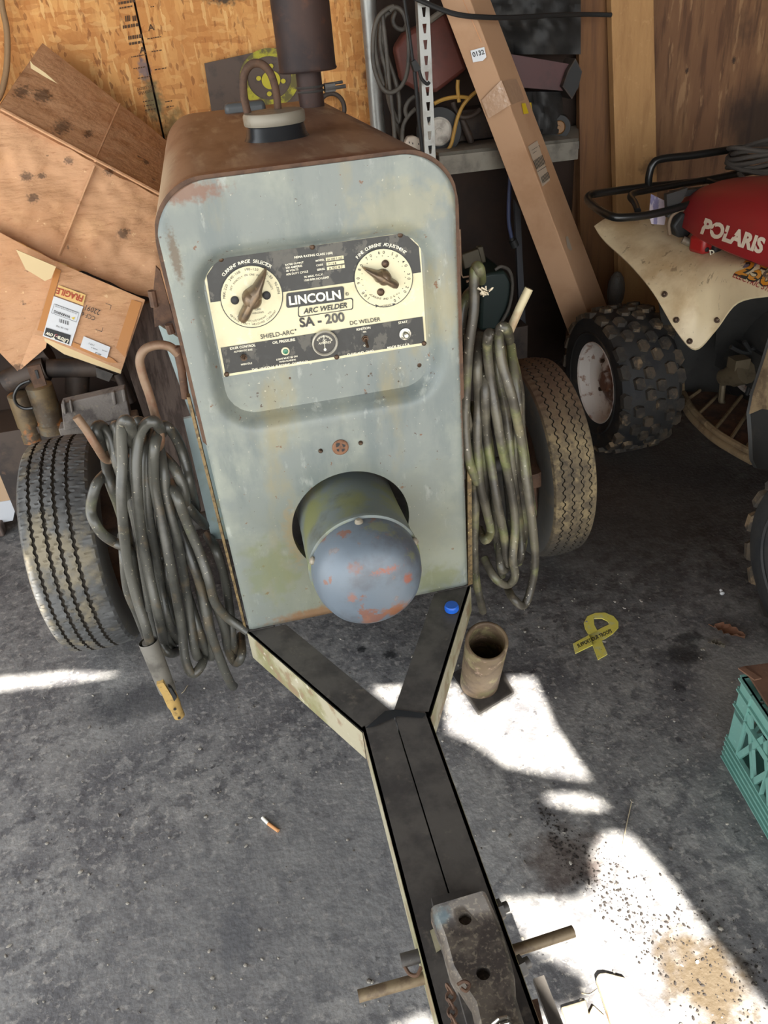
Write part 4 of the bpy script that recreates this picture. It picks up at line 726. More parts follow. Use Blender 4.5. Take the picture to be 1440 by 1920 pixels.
b = MB(); b.tube([hF(222-k_*11.2, 200+k_*28)+V((0, .008, 0)) for k_ in range(11) if 200+k_*28 > 300], .006, 6); b.tube([hF(1+i*22, 206+i*11.8)+V((0, .012, .002)) for i in range(15)], .006, 6); b.tube([ay(225, 195, 1.98), ay(178, 302, 1.63)], .004, 6); b.build('crease', m_card, B_)
b = MB(); b.slab([hF(*p) for p in ((56, 113), (62, 121), (84, 136), (108, 157), (86, 145), (58, 128))], .002); b.build('torn_edge', m_cardin, B_)
# lower flaps
F1 = [ay(108, 492, 1.48), ay(272, 562, 1.44), ay(228, 694, 1.34), ay(64, 626, 1.38)]; hA = hplane(F1[0], F1[1], F1[3], .004); hA2 = hplane(F1[0], F1[1], F1[3], .006); hA3 = hplane(F1[0], F1[1], F1[3], .008)
b = MB(); b.slab(F1, .012); fl = b.build('labelled_flap', m_card, B_); part(fl, 'end flap with shipping labels')
b = MB(); b.slab([F1[3]+V((.03, .006, -.005)), F1[2]+V((-.0, .006, 0)), ay(226, 701, 1.345), ay(120, 664, 1.37), ay(84, 640, 1.38)], .008); b.build('flap_core', m_cardin, fl)
Z8 = lambda x, y: (60+x*.15972, 440+y*.15972); Pq = lambda l: [Z8(*a) for a in l]
b = MB(); b.poly(Pq([(275, 390), (340, 420), (140, 1140), (60, 1120)]), hA); b.poly(Pq([(1170, 760), (1290, 800), (1090, 1440), (985, 1330)]), hA); b.poly(Pq([(480, 1260), (940, 1450), (1010, 1510), (900, 1500), (470, 1310)]), hA); b.build('parcel_tape', m_tape, fl, smooth=-30)
b = MB(); b.poly(Pq([(310, 590), (632, 706), (600, 832), (270, 708)]), hA2); b.mi = 1; b.text('FRAGILE', Z8(606, 722), Z8(298, 620), hA3, .03, 0, 1.15); b.build('fragile_tape', [mat('yellowed label', (232, 192, 120), .5), mat('red print', (176, 70, 40), .5)], fl, smooth=-30)
m_lbl = mat('white label paper', (222, 224, 226), .5)
b = MB(); b.poly(Pq([(255, 722), (602, 846), (455, 1310), (125, 1190)]), hA2); b.mi = 1
b.poly(Pq([(165, 1090), (455, 1180), (432, 1288), (142, 1180)]), hA3)
fr = Pq([(262, 812), (552, 916), (520, 1026), (228, 918)]); b.line(fr+fr[:1], .5, hA3)
b.text('WARNING', Z8(452, 955), Z8(262, 886), hA3, .02); b.text('Do not dispose as per the warranty', Z8(522, 925), Z8(270, 834), hA3); b.text('Keep the packaging for future use', Z8(535, 912), Z8(275, 818), hA3)
b.mi = 3; b.poly(Pq([(505, 965), (460, 975), (490, 1000)]), hA3); b.mi = 1
for k_ in range(14): x = 320+k_*8.6; (k_ % 3 != 1) and b.poly(Pq([(x, 985+k_*2.6), (x+5, 986+k_*2.6), (x+2, 1030+k_*2.6), (x-3, 1029+k_*2.6)]), hA3)
b.text('SKU 106 7552', Z8(425, 1108), Z8(285, 1062), hA3)
b.mi = 2; hA4 = hplane(F1[0], F1[1], F1[3], .01); b.text('Ultra-Tow', Z8(435, 1232), Z8(165, 1136), hA4, .03, .2, 1.1); b.mi = 4; b.disc(Z8(285, 1185), 2.6, hA4, 10, 1.8)
b.build('shipping_label', [m_lbl, m_ink, m_cri, mat('yellow sign', (220, 190, 60), .5), mat('pink ring', (190, 80, 90), .5)], fl, smooth=-30)
b = MB(); b.poly(Pq([(607, 1192), (920, 1320), (880, 1452), (565, 1320)]), hA2); b.mi = 1; b.text('2 OF 2', Z8(735, 1292), Z8(668, 1268), hA3); b.text('MODEL 8', Z8(770, 1345), Z8(700, 1320), hA3); b.text('400 LB', Z8(815, 1405), Z8(745, 1375), hA3); b.text('CARTON', Z8(885, 1370), Z8(825, 1350), hA3); b.build('small_label', [m_lbl, m_ink], fl, smooth=-30)
for t_, p, q in (('22091', (806, 890), (640, 826)), ('CCF 6', (748, 965), (590, 905))): b = MB(); b.text(t_, Z8(*p), Z8(*q), hA2, 0, 0, 1.1); b.build('stamped_code', m_ink, fl, smooth=-30)
for p in ([(865, 806), (930, 830), (915, 885)], [(748, 1112), (818, 1138), (832, 1090)], [(496, 655), (566, 680)]): b = MB(); b.line(Pq(p), .9, hA2); b.build('corner_mark', m_ink, fl, smooth=-30)
b = MB(); b.grid(dent((ay(-60, 600, 1.42), ay(34, 697, 1.42)), (ay(-60, 405, 1.5), ay(112, 494, 1.48)), 10, 10, .006, 9)); b.add([ay(34, 697, 1.42), ay(86, 652, 1.42), ay(112, 494, 1.48)], [(0, 1, 2)]); part(b.build('plain_flap', m_card, B_), 'plain lower flap')
b = MB(); h_ = hy(1.4); b.slab([ay(*p, 1.4) for p in ((30, 468), (105, 500), (96, 522), (84, 527), (70, 518), (48, 505))], .003); part(b.build('torn_tape', m_cardin, B_), 'torn yellow-white tape scrap')
# hydraulic cylinders and iron parts behind the left tyre
m_yel = mat('grimy yellow cylinder', (112, 94, 66), .55, .1, layers=[((70, 58, 46), 9, .42, .6, .9), ((160, 100, 50), 12, .57, .64, .8), ((96, 94, 84), 20, .54, .64, .6)], spots=[((-1.02, 1.36, .66), (.09, .2, .02), (196, 150, 40), .9)], bump=(50, .2, .003))
m_grime = mat('greasy brown metal', (74, 62, 54), .6, .2, layers=[((46, 40, 38), 10, .42, .66, .9), ((104, 80, 64), 26, .6, .74, .7)])
K = thing('hydraulic_unit', 'greasy hydraulic unit with two yellowed cylinders under the cardboard box', 'machine part', (-1.1, 1.45, 0))
K8 = lambda x, y: (x*.20833, 620+y*.20833)
def cyl(name, p0, p1, r, y, m_, lab=None):
    a, c = ay(*K8(*p0), y), ay(*K8(*p1), y); d = c-a; b = MB(); b.tube([a, a+d*.03, a+d*.06, a+d*.8, a+d*.82, c], [r*.8, r, r, r, r*1.08, r*1.08], 24); o = b.build(name, m_, K); 
    if lab: o['label'] = lab
cyl('cylinder', (165, 560), (310, 980), .042, 1.4, m_yel, 'cylinder with a yellow paint mark'); cyl('cylinder', (345, 480), (490, 900), .047, 1.36, m_yel, 'taller rusty cylinder')
b = MB(); b.slab([ay(*K8(*p), 1.29) for p in ((240, 330), (360, 305), (420, 490), (310, 520))], .01); b.mi = 1; b.slab([ay(*K8(*p), 1.285) for p in ((310, 360), (335, 355), (355, 430), (335, 435))], .004); b.build('slotted_bracket', [m_rust, m_black], K)
b = MB(); b.tube(cr([ay(*K8(*p), 1.3) for p in ((270, 450), (180, 490), (130, 580), (150, 660), (220, 700), (295, 695))], 5), .006, 8); b.build('thin_pipe', m_rack, K)
b = MB(); b.tube([ay(*K8(*p), 1.45) for p in ((50, 470), (240, 390), (420, 340))], .045, 14); b.tube([ay(*K8(*p), 1.5) for p in ((300, 250), (430, 180))], .05, 14); b.tube([ay(*K8(*p), 1.45) for p in ((430, 340), (900, 330), (1060, 380))], .035, 12); b.tube([ay(*K8(*p), 1.42) for p in ((1060, 380), (1130, 520), (1180, 640))], .02, 10); b.tube([ay(*K8(*p), 1.5) for p in ((700, 380), (690, 560))], .045, 14); b.build('cross_pipe', m_grime, K)
b = MB(); b.slab([ay(*K8(*p), 1.4) for p in ((860, 330), (1020, 390), (980, 460), (870, 420))], .01); b.build('grey_tag_plate', m_steel, K)
c = ay(60, 815, 1.42); b = MB(); b.box((c.x+.1, 1.48, c.z/2+.05), (.5, .22, c.z)); part(b.build('base', m_grime, K), 'dark base block')
tp = [ay(*K8(*p), 1.05) for p in ((548, 660), (1120, 530), (1175, 780), (575, 900))]
b = MB(); b.prism(tp, (0, .05, 0)); 
for p in ((560, 640, 640, 630), (1000, 560, 1120, 530)): x0, y0, x1, y1 = p; q = [ay(*K8(x0, y0), 1.035), ay(*K8(x1, y1), 1.035), ay(*K8(x1+20, y1+110), 1.035), ay(*K8(x0+20, y0+120), 1.035)]; b.prism([q[0], q[0].lerp(q[1], .25), q[3].lerp(q[2], .25), q[3]], (0, .02, 0)); b.prism([q[1].lerp(q[0], .25), q[1], q[2], q[2].lerp(q[3], .25)], (0, .02, 0))
lo = (tp[2]+tp[3])/2; b.box((lo.x, 1.09, lo.z/2+.01), (.26, .06, lo.z-.02))
o = b.build('cast_iron_block', mat('frosted cast iron', (122, 115, 109), .85, layers=[((76, 70, 68), 14, .45, .65, .8), ((140, 132, 116), 60, .55, .7, .8)], bump=(140, .5, .003)), None, bevel=.008); tag(o, 'grey cast block with two ribbed lugs standing above the left tyre', 'iron block')
def to_floor(p, q, y):   # follow the line p-q in the photo down to the floor at depth y
    lo, hi = 0., 12.
    for _ in range(50):
        m_ = (lo+hi)/2; u, v = p[0]+(q[0]-p[0])*m_, p[1]+(q[1]-p[1])*m_
        if ay(u, v, y).z > .004: lo = m_
        else: hi = m_
    return ay(u, v, y)
def lean_board(name, tl, tr, bl, br, y0, y1, t, m_, top=0):
    a, c = ay(*tl, y0), ay(*tr, y0); e, g = to_floor(tl, bl, y1), to_floor(tr, br, y1)
    if top: a = a+(a-e).normalized()*top; c = c+(c-g).normalized()*top
    b = MB(); d = V((0, t, 0)); b.hexa([e, g, c, a, e+d, g+d, c+d, a+d]); return b.build(name, m_, None, bevel=.003)
m_grayw = mat('weathered grey plank', (112, 97, 88), .85, layers=[((76, 64, 58), 16, .42, .6, .85, (3, 1, .3)), ((140, 124, 112), 50, .6, .74, .6, (3, 1, .3))], spots=[((-.45, 1.5, .72), (.018, .2, .018), (36, 30, 28), .95)], bump=(60, .3, .003, (3, 1, .3)))
o = lean_board('weathered_plank', (222, 640), (335, 600), (272, 790), (372, 790), 1.58, 1.25, .035, m_grayw, .1); tag(o, 'dark weathered grey plank leaning between the cardboard box and the welder', 'plank')
b = MB(); b.slab([ay(*p, 1.42) for p in ((-60, 800), (-2, 838), (27, 948), (-60, 952))], .03); b.mi = 1; b.slab([ay(*p, 1.418) for p in ((-60, 950), (20, 938), (29, 953), (24, 976), (-60, 992))], .03); o = b.build('leaning_sheet', [mat('pale pine panel', (176, 148, 118), .7), mat('whitewashed edge', (190, 192, 196), .7)], None); tag(o, 'pale panel with a whitewashed lower edge at the far left', 'panel')
b = MB(); b.box((-1.42, 1.4, .03), (.36, .05, .055)); o = b.build('floor_batten', m_grayw, None, bevel=.006); tag(o, 'short wood batten on the floor below the pale panel', 'batten')
b = MB(); b.tube(cr([ay(*p, 2.1) for p in ((1, -40), (3, 7), (12, 50), (14, 90), (12, 130), (5, 165), (-4, 187))], 5), .011, 10); o = b.build('hanging_rope', mat('tan rope', (150, 122, 90), .8, bump=(200, .6, .003, (1, 1, 4))), None); tag(o, 'tan rope hanging down the strand board at the top left corner', 'rope')
# painted steel plate behind the hood, bracket ring
TPt = thing('target_plate', 'brown steel plate with yellow sprayed ring behind the welder hood', 'plate', (.05, 2.1, .9))
hw = hy(2.095); b = MB(); b.slab([ay(*p, 2.1) for p in ((383, 119), (552, 82), (580, 190), (400, 232))], .01); tpo = b.build('plate', mat('brown steel plate', (88, 72, 62), .6, .2, layers=[((120, 110, 102), 6, .56, .72, .8), ((60, 50, 46), 20, .5, .7, .7)], spots=[((-.02, 2.1, 1.1), (.025, .1, .09), (140, 130, 122), .7)]), TPt)
m_ysp = mat('yellow spray paint', (176, 168, 48), .7, layers=[((90, 80, 50), 14, .5, .62, .9)]); m_yd = mat('yellow paint', (190, 176, 50), .7, layers=[((150, 136, 50), 20, .5, .7, .6)])
cc = (505, 146); b = MB(); b.disc(cc, 56, hw, 40, 41); o = b.build('sprayed_ring', m_ysp, tpo, smooth=-30)
hw2 = hy(2.093); b = MB(); b.disc((508, 150), 17.5, hw2, 28)
for p in ((508, 124), (485, 147), (531, 152), (505, 176)): b.disc(p, 4.6, hw2, 14)
b.build('painted_dots', m_yd, tpo, smooth=-30)
b = MB(); b.grid([[ay(622+28*math.cos(t)*f, 205-34*math.sin(t)*f, 2.1) for t in [PI*(k_/14*1.1-.1) for k_ in range(15)]] for f in (1, .74)]); o = b.build('steel_hoop', m_grime, None, smooth=-30)
md = o.modifiers.new('s', 'SOLIDIFY'); md.thickness = .02; tag(o, 'dark half-round steel hoop on the wall right of the muffler', 'hoop')
# stamped marks on the strand board
b = MB(); hs = hy(WY+.0015)
for (x, y, w_, h_) in ((222, 4, 26, 5), (224, 14, 24, 3), (234, 30, 8, 11), (248, 30, 8, 10), (230, 48, 30, 6), (240, 68, 24, 7), (242, 80, 24, 5), (246, 106, 26, 2), (282, 12, 6, 2), (276, 72, 26, 2), (284, 96, 20, 2), (250, 128, 22, 2), (258, 146, 24, 2), (290, 130, 22, 2), (268, 190, 20, 2), (270, 198, 18, 2), (272, 206, 18, 2), (310, 190, 14, 2), (312, 200, 14, 2)):
    s_ = -.17; k_ = 0
    while k_ < w_: l = random.uniform(2, 5); b.poly([(x+k_, y+k_*s_), (x+k_+l, y+(k_+l)*s_), (x+k_+l+h_*.1, y+h_+(k_+l)*s_), (x+k_+h_*.1, y+h_+k_*s_)], hs); k_ += l+random.uniform(.8, 2)
b.text('A', (262, 100), (274, 98), hs, .03); b.text('A', (278, 58), (290, 56), hs, .02); b.text('SIZED FOR', (258, 170), (292, 164), hs); b.text('SPACING', (260, 178), (290, 172), hs)
o = b.build('trim_1', mat('faded stamp ink', (84, 60, 40), .8), None, smooth=-30); struct(o, 'faded stamped print along the strand board seam')

o = MB(); o.box((-1.35, 1.83, .42), (1.9, .02, .8)); o = o.build('shade_sheet', m_shade_brown, None); tag(o, 'added dark sheet standing in for shade behind the hydraulic unit', 'board')  # added dark backing, its colour stands for the shade there
# ---------------------------------------------------------------- shelf corner behind the welder
m_galv = mat('galvanised steel', (150, 150, 146), .4, .5, layers=[((120, 116, 110), 12, .45, .7, .7), ((176, 176, 172), 60, .6, .72, .5)])
m_shelfp = mat('dusty grey shelf paint', (142, 136, 124), .6, .1, layers=[((88, 82, 76), 9, .45, .7, .7)])
o = MB(); p0 = ay(690, 0, 2.06); o.tube([(p0.x, 2.06, .0), (p0.x, 2.06, 2.1)], .031, 24); o = o.build('metal_pole', m_galv, None); tag(o, 'round galvanised metal pole standing left of the slotted shelf post', 'pole')
SH = thing('shelf_unit', 'grey steel shelf unit with a slotted post behind the welder', 'shelf', (1.1, 1.85, 0))
py = 1.74; q0 = ay(788, 100, py)
def slotted(x, y, h, flip=1, slots=True):
    b = MB()
    # side flange
    b.box((x, y+.018, h/2), (.0025, .038, h))
    cu = bpy.data.curves.new('p', 'CURVE'); cu.dimensions = '2D'; cu.fill_mode = 'BOTH'; cu.extrude = .00125
    def s_(pts):
        s = cu.splines.new('POLY'); s.points.add(len(pts)-1); s.use_cyclic_u = True
        for a, p in zip(s.points, pts): a.co = (*p, 0, 1)
    s_([(0, 0), (.042*flip, 0), (.042*flip, h), (0, h)])
    k = .04
    while k < h-.05: s_([(.013*flip, k+.03), (.029*flip, k+.03), (.025*flip, k), (.017*flip, k)]); k += .0508
    ob = bpy.data.objects.new('p', cu); C.objects.link(ob); me = bpy.data.meshes.new_from_object(ob.evaluated_get(bpy.context.evaluated_depsgraph_get())); bpy.data.objects.remove(ob)
    b.add([V((x+v.co.x, y+v.co.z, v.co.y)) for v in me.vertices], [tuple(p.vertices) for p in me.polygons]); return b
o = slotted(q0.x, py, 2.1).build('slotted_post', m_galv, SH); part(o, 'light grey slotted upright')
sl0, sr0 = ay(823, 297, py+.01), ay(1086, 249, 1.93); zl = (sl0.z+sr0.z)/2
sl0.z = zl+.02; sr0.z = zl-.02
b = MB(); dn = V((0, 0, -.085)); bk = V((0, .008, 0)); b.hexa([sl0, sr0, sr0+bk, sl0+bk, sl0+dn, sr0+dn, sr0+dn+bk, sl0+dn+bk]); dn2 = V((0, 0, -.03)); f = V((0, -.006, -.012)); b.hexa([sl0+f, sr0+f, sr0+f+bk, sl0+f+bk, sl0+f+dn2, sr0+f+dn2, sr0+f+dn2+bk, sl0+f+dn2+bk]); part(b.build('shelf_lip', m_shelfp, SH), 'grey rolled front edge of the shelf')
sb = V((.74, 2.14, zl)); se = V((1.5, 2.14, zl)); b = MB(); b.prism([sl0, sr0, se, sb], (0, 0, -.012)); b.build('shelf_board', m_shelfp, SH)
ZS = zl+.012
# cables hung on the shelf
m_gcab = mat('dusty grey cable', (84, 78, 70), .6, layers=[((60, 56, 52), 14, .45, .65, .8), ((108, 100, 90), 30, .6, .72, .5)])
ZC = lambda x, y: (680+x*.19444, y*.19444)
CB = [(1.84, [(300, 60), (230, 90), (150, 170), (105, 330), (100, 560), (130, 720), (190, 850), (250, 890), (310, 880), (380, 820), (430, 690), (445, 480), (430, 250), (380, 110), (310, 70), (260, 110)]), (1.86, [(290, 90), (200, 130), (165, 300), (175, 480), (220, 680), (250, 900), (290, 1060), (340, 1170), (355, 1150), (350, 950), (310, 760), (240, 560), (195, 360), (200, 180), (270, 110)]),
      (1.88, [(320, 100), (290, 200), (330, 270), (400, 280), (430, 200), (400, 120), (340, 90)]), (1.87, [(240, 890), (260, 1000), (320, 1180), (380, 1350), (385, 1420)]), (1.85, [(190, 150), (230, 500), (255, 800), (280, 1000), (300, 1200), (310, 1380)]), (1.83, [(500, 930), (440, 980), (410, 1060), (430, 1130)]), (1.83, [(510, 1050), (440, 1120), (390, 1220), (380, 1400)]), (1.88, [(150, 200), (120, 420), (150, 640), (210, 820)])]
b = MB()
for y, l in CB: b.tube(cr([ay(*ZC(*p), y) for p in l], 5), .0085, 8)
o = b.build('cable_bundle', m_gcab, None, smooth=60); tag(o, 'grey electrical cable bundle hanging between the pole and the slotted post', 'cable')
b = MB(); b.tube(cr([ay(*ZC(*p), 1.72) for p in ((400, 0), (420, 130), (450, 330), (480, 560), (490, 620))], 4), .006, 8); b.tube(cr([ay(*ZC(*p), 1.72) for p in ((500, 690), (520, 900), (540, 1150), (570, 1400), (580, 1520))], 4), .0075, 8); o = b.build('extension_cord', m_black, None); tag(o, 'black extension cord with a plug hanging beside the slotted post', 'cord')
b = MB(); b.slab([ay(*ZC(*p), 1.7) for p in ((470, 600), (510, 575), (560, 650), (545, 690), (500, 690))], .03); b.tube(cr([ay(*ZC(*p), 1.7) for p in ((545, 680), (570, 760), (620, 810), (645, 790))], 4), .006, 8); b.build('plug', m_black, o)
PS = thing('outlet_box', 'cream outlet box on the shelf end beside the slotted post', 'outlet', tuple(ay(771, 272, 1.8)))
b = MB(); b.slab([ay(*ZC(*p), 1.8) for p in ((398, 1400), (440, 1320), (500, 1310), (560, 1340), (580, 1430), (520, 1490), (470, 1480))], .04); b.build('body', mat('cream outlet plastic', (206, 190, 172), .5), PS, bevel=.006)
b = MB()
for x, y in ((445, 1365), (478, 1375), (460, 1430), (485, 1440), (515, 1435), (535, 1380)): b.poly([ZC(x, y), ZC(x+9, y), ZC(x+11, y+18), ZC(x+2, y+18)], hy(1.796))
b.build('slot', m_black, PS, smooth=-30)
# the old red can, the tube, wheels, cords and a dark tarp on the shelf
o = MB(); o.prism([ay(*ZC(*p), 1.98) for p in ((310, 470), (400, 330), (640, 200), (790, 90), (1010, 670), (880, 770), (720, 890), (560, 900), (380, 800))], (.02, .14, 0)); o = o.build('fuel_can', mat('faded red brown can', (112, 62, 52), .55, .1, layers=[((86, 52, 46), 5, .45, .7, .8), ((128, 92, 80), 12, .58, .75, .6)]), None, bevel=.015); tag(o, 'tilted faded red-brown metal can behind the slotted post', 'can')
b = MB(); b.tube([ay(*ZC(*p), 1.975) for p in ((645, 200), (790, 95))], .012, 8); b.build('can_rim', m_shelfp, o)
ET = thing('red_duct', 'dark red square duct with a flared mouth lying behind the long carton', 'duct', tuple(ay(1020, 150, 2.0)))
ZE = lambda x, y: (940+x*.15625, y*.15625)
f1 = [ay(*ZE(*p), 1.95) for p in ((60, 640), (830, 770), (745, 1090), (240, 1050))]; b = MB(); b.prism(f1, (0, .12, 0)); b.build('duct', mat('dark red paint', (80, 46, 46), .5, layers=[((60, 38, 38), 6, .5, .7, .7)]), ET)
m1 = [ay(*ZE(*p), 1.92) for p in ((890, 700), (970, 860), (925, 1050), (845, 1190), (735, 1040), (800, 850))]; b = MB(); b.mi = 0; b.prism(m1, (0, .1, 0)); b.mi = 1; cm = sum(m1, V())/6; b.add([p.lerp(cm, .1)+V((0, -.003, 0)) for p in m1], [tuple(range(6))]); b.build('flared_mouth', [m_grime, m_black], ET)
def small_wheel(name, u, v, y, r, rt, mh, lab):
    c = ay(u, v, y); t_ = thing(name, lab, 'wheel', tuple(c)); d = (CAM-c); d.z = 0; d.normalize()
    b = MB(); b.lathe([(r*1.0, -.03), (rt, -.03), (rt*1.05, 0), (rt, .03), (r*1.0, .03)], c, d, 40, True); b.build('tyre', m_black, t_, smooth=40)
    b = MB(); b.lathe([(r, .026), (r*.92, .03), (r*.7, .02), (r*.62, .012), (r*.3, .014), (r*.25, .03), (0, .03)], c, d, 40); h = b.build('hub', mh, t_, smooth=40)
    b = MB()
    u_ = d.orthogonal().normalized()
    for k_ in range(5): a = Matrix.Rotation(k_*2*PI/5, 3, d) @ u_; b.box(c+d*.016+a*r*.45, (.008, .008, .008)); b.tube([c+d*.018+a*r*.2, c+d*.022+a*r*.7], r*.07, 6)
    b.build('spoke', m_grime, h)
small_wheel('cart_wheel', 823, 245, 1.93, .055, .09, mat('dusty white hub', (196, 188, 176), .6, layers=[((110, 100, 90), 14, .5, .7, .7)]), 'black cart wheel with a dusty white hub beside the slotted post')
small_wheel('cart_wheel', 1048, 237, 2.0, .028, .048, mat('amber hub', (132, 92, 48), .5), 'small black cart wheel with an amber hub at the right end of the shelf')
m_ycord = mat('yellow cord', (170, 130, 56), .55)
b = MB()
for l in ([(690, 1000), (760, 965), (860, 940), (960, 935), (1020, 945)], [(920, 770), (915, 850), (930, 985)], [(1100, 880), (1030, 940), (960, 1030), (910, 1150), (880, 1280), (850, 1400), (795, 1475)]): b.tube(cr([ay(*ZC(*p), 1.86) for p in l], 5), .0075, 8)
o = b.build('yellow_cord', m_ycord, None); tag(o, 'yellow extension cord looping over the shelf beside the white wheel hub', 'cord')
m_tarp = mat('black plastic sheet', (34, 33, 32), .6, layers=[((50, 46, 42), 8, .5, .7, .7)], bump=(7, .4, .02))
b = MB(); rows = []
for i in range(17):
    r = []
    for j in range(13):
        u, v = 905+i*11.5, -60+j*13.5; y = 2.04+.05*noise.noise(V((i*.5, j*.55, 2)))-.05*math.sin(PI*i/16)*math.sin(PI*j/12); r.append(ay(u, v, y))
    rows.append(r)
b.shell(rows, (0, .02, 0)); o = b.build('plastic_sheet', m_tarp, None, smooth=70); tag(o, 'crumpled black plastic sheet above the red duct', 'sheet')
b = MB(); rows = []
for i in range(13):
    r = []
    for j in range(9):
        u, v = 985+i*6-abs(j-4)*1, 172+j*10; y = 2.0+.03*noise.noise(V((i*.6, j*.6, 8)))-.05*math.sin(PI*i/12); r.append(ay(u, v, y))
    rows.append(r)
b.shell(rows, (0, .06, 0)); o = b.build('black_bucket', m_tarp, None, smooth=70); tag(o, 'black plastic tub under the red duct on the shelf', 'tub')
b = MB(); b.box((1.0, 2.06, ZS+.06), (.3, .12, .12)); b.tube(cr([ay(*ZC(*p), 1.93) for p in ((870, 980), (900, 1080), (960, 1130), (1060, 1110), (1140, 1050))], 4), .012, 8); b.tube(cr([ay(*ZC(*p), 1.95) for p in ((930, 1100), (1000, 1250), (1050, 1380))], 4), .016, 8); o = b.build('dark_motor', m_grime, None, bevel=.01); tag(o, 'dark greasy motor in the shadow at the back of the shelf', 'motor')
# cord across the boards
b = MB(); b.tube(cr([ay(760, -12, 1.75), ay(828, 18, 1.66), ay(862, 28, 1.64), ay(900, 32, 1.66), ay(955, 33, 1.72), ay(1050, 28, 1.85), ay(1100, 27, 1.93), ay(1146, 28, 1.95)], 5), .0085, 8); o = b.build('strung_cord', m_black, None); tag(o, 'black cord strung across the long carton and the brown plank', 'cord')
# under the shelf
m_bluh = mat('blue grey hose', (54, 62, 92), .5)
o = thing('blue_hose', 'blue-grey hose with a black end hanging below the shelf', 'hose', tuple(ay(955, 400, 1.8))); b = MB(); b.tube(cr([ay(*p, 1.8) for p in ((957, 330), (954, 380), (954, 415), (958, 440), (961, 452))], 4), .0085, 10); b.build('hose_body', m_bluh, o); b = MB(); b.tube([ay(961, 450, 1.8), ay(966, 462, 1.8)], .018, 12); b.tube([ay(958, 446, 1.8), ay(962, 452, 1.8)], .011, 10); b.build('hose_end', m_black, o)
b = MB(); b.slab([ay(*p, 1.85) for p in ((965, 375), (976, 395), (990, 700), (978, 700))], .02); o = b.build('steel_strip', mat('slate grey steel', (62, 62, 66), .6), None); tag(o, 'slate grey steel strip standing under the shelf left of the long carton', 'steel strip')
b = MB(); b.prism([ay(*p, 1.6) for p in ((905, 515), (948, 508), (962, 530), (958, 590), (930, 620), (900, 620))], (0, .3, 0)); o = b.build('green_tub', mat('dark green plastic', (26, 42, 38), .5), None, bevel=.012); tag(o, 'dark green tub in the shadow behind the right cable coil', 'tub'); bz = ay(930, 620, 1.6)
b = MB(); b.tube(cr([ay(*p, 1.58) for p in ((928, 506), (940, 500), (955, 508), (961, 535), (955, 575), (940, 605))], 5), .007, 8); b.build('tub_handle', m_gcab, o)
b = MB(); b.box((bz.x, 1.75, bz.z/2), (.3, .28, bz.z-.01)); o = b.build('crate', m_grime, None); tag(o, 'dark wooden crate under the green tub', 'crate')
b = MB(); b.slab([ay(*p, 1.75) for p in ((866, 478), (904, 464), (912, 492), (872, 505))], .03); b.slab([ay(*p, 1.745) for p in ((896, 464), (906, 462), (912, 490), (904, 494))], .03); o = b.build('metal_tin', mat('dull tin', (84, 76, 60), .5, .3), None, bevel=.004); tag(o, 'dull square tin behind the top of the right cable coil', 'tin')
b = MB(); z_ = ay(890, 500, 1.78).z; b.box((.54, 1.85, z_/2-.02), (.3, .2, z_-.04)); o = b.build('tool_cabinet', m_shade_brown, None); tag(o, 'dark cabinet in the shadow behind the welder', 'cabinet')
# long carton, two boards
LC = thing('long_carton', 'long narrow cardboard carton leaning diagonally beside the shelf', 'carton', (1.15, 1.62, 0))
m_kraft = mat('clean kraft carton', (190, 150, 116), .75, layers=[((160, 118, 82), 3, .45, .7, .6), ((190, 150, 112), 40, .6, .72, .4)])
a1, a2 = ay(1101, 585, 1.56), ay(882, 0, 1.72); dl = (a1-a2).normalized(); lowp = to_floor((1075, 525), (1101, 585), 1.56); top_ = a2-dl*.12
def edge(u0, v0, y0, u1, v1, y1): return ay(u0, v0, y0), ay(u1, v1, y1)
l0, l1 = ay(1071, 639, 1.62), ay(826, 0, 1.76); r0_, r1_ = ay(1118, 520, 1.7), ay(920, 0, 1.87)
def ext(p, q, t): return p+(q-p)*t
Eg = lambda t: ext(a2, a1, t); El = lambda t: ext(l1, ext(l1, l0, 585/639), t); Er = lambda t: ext(r1_, ext(r1_, r0_, 585/520), t)
ts = (-.12, 1.25); k_ = ts
q = [Eg(ts[0]), El(ts[0]), El(ts[0])+Er(ts[0])-Eg(ts[0]), Er(ts[0]), Eg(ts[1]), El(ts[1]), El(ts[1])+Er(ts[1])-Eg(ts[1]), Er(ts[1])]
mz = min(p.z for p in q)
b = MB(); b.hexa(q); b.build('carton', m_kraft, LC, bevel=.003)
hL = hplane(a2, a1, l1, .0025); hL2 = hplane(a2, a1, l1, .0035); hR_ = hplane(a2, a1, r1_, .0025); hR2 = hplane(a2, a1, r1_, .0035)
b = MB(); b.poly([(882, 95), (908, 88), (912, 107), (905, 114), (887, 117)], hL); b.mi = 1; b.text('0132', (887, 107), (909, 101), hL2, .03, 0, 1.1); b.build('number_sticker', [m_lbl, m_ink], LC, smooth=-30)
b = MB(); b.poly([(978, 194), (996, 192), (999, 211), (982, 214)], hR_); part(b.build('yellow_sticker', mat('yellow sticker', (236, 204, 40), .5), LC, smooth=-30), 'small yellow sticker')
b = MB(); b.poly([(990, 275), (1014, 259), (1040, 330), (1017, 350)], hR_); b.mi = 1
for qd in ([(1000, 302), (1020, 288), (1026, 304), (1006, 318)], [(1014, 332), (1032, 318), (1037, 329), (1018, 344)]):
    for j in range(9): f0, f1_ = j/9, (j+.55)/9; A, B, D, Cc = [V((*p, 0)) for p in qd]; x0, x1, x2, x3 = A.lerp(B, f0), A.lerp(B, f1_), Cc.lerp(D, f1_), Cc.lerp(D, f0); b.poly([(x.x, x.y) for x in (x0, x1, x2, x3)], hR2)
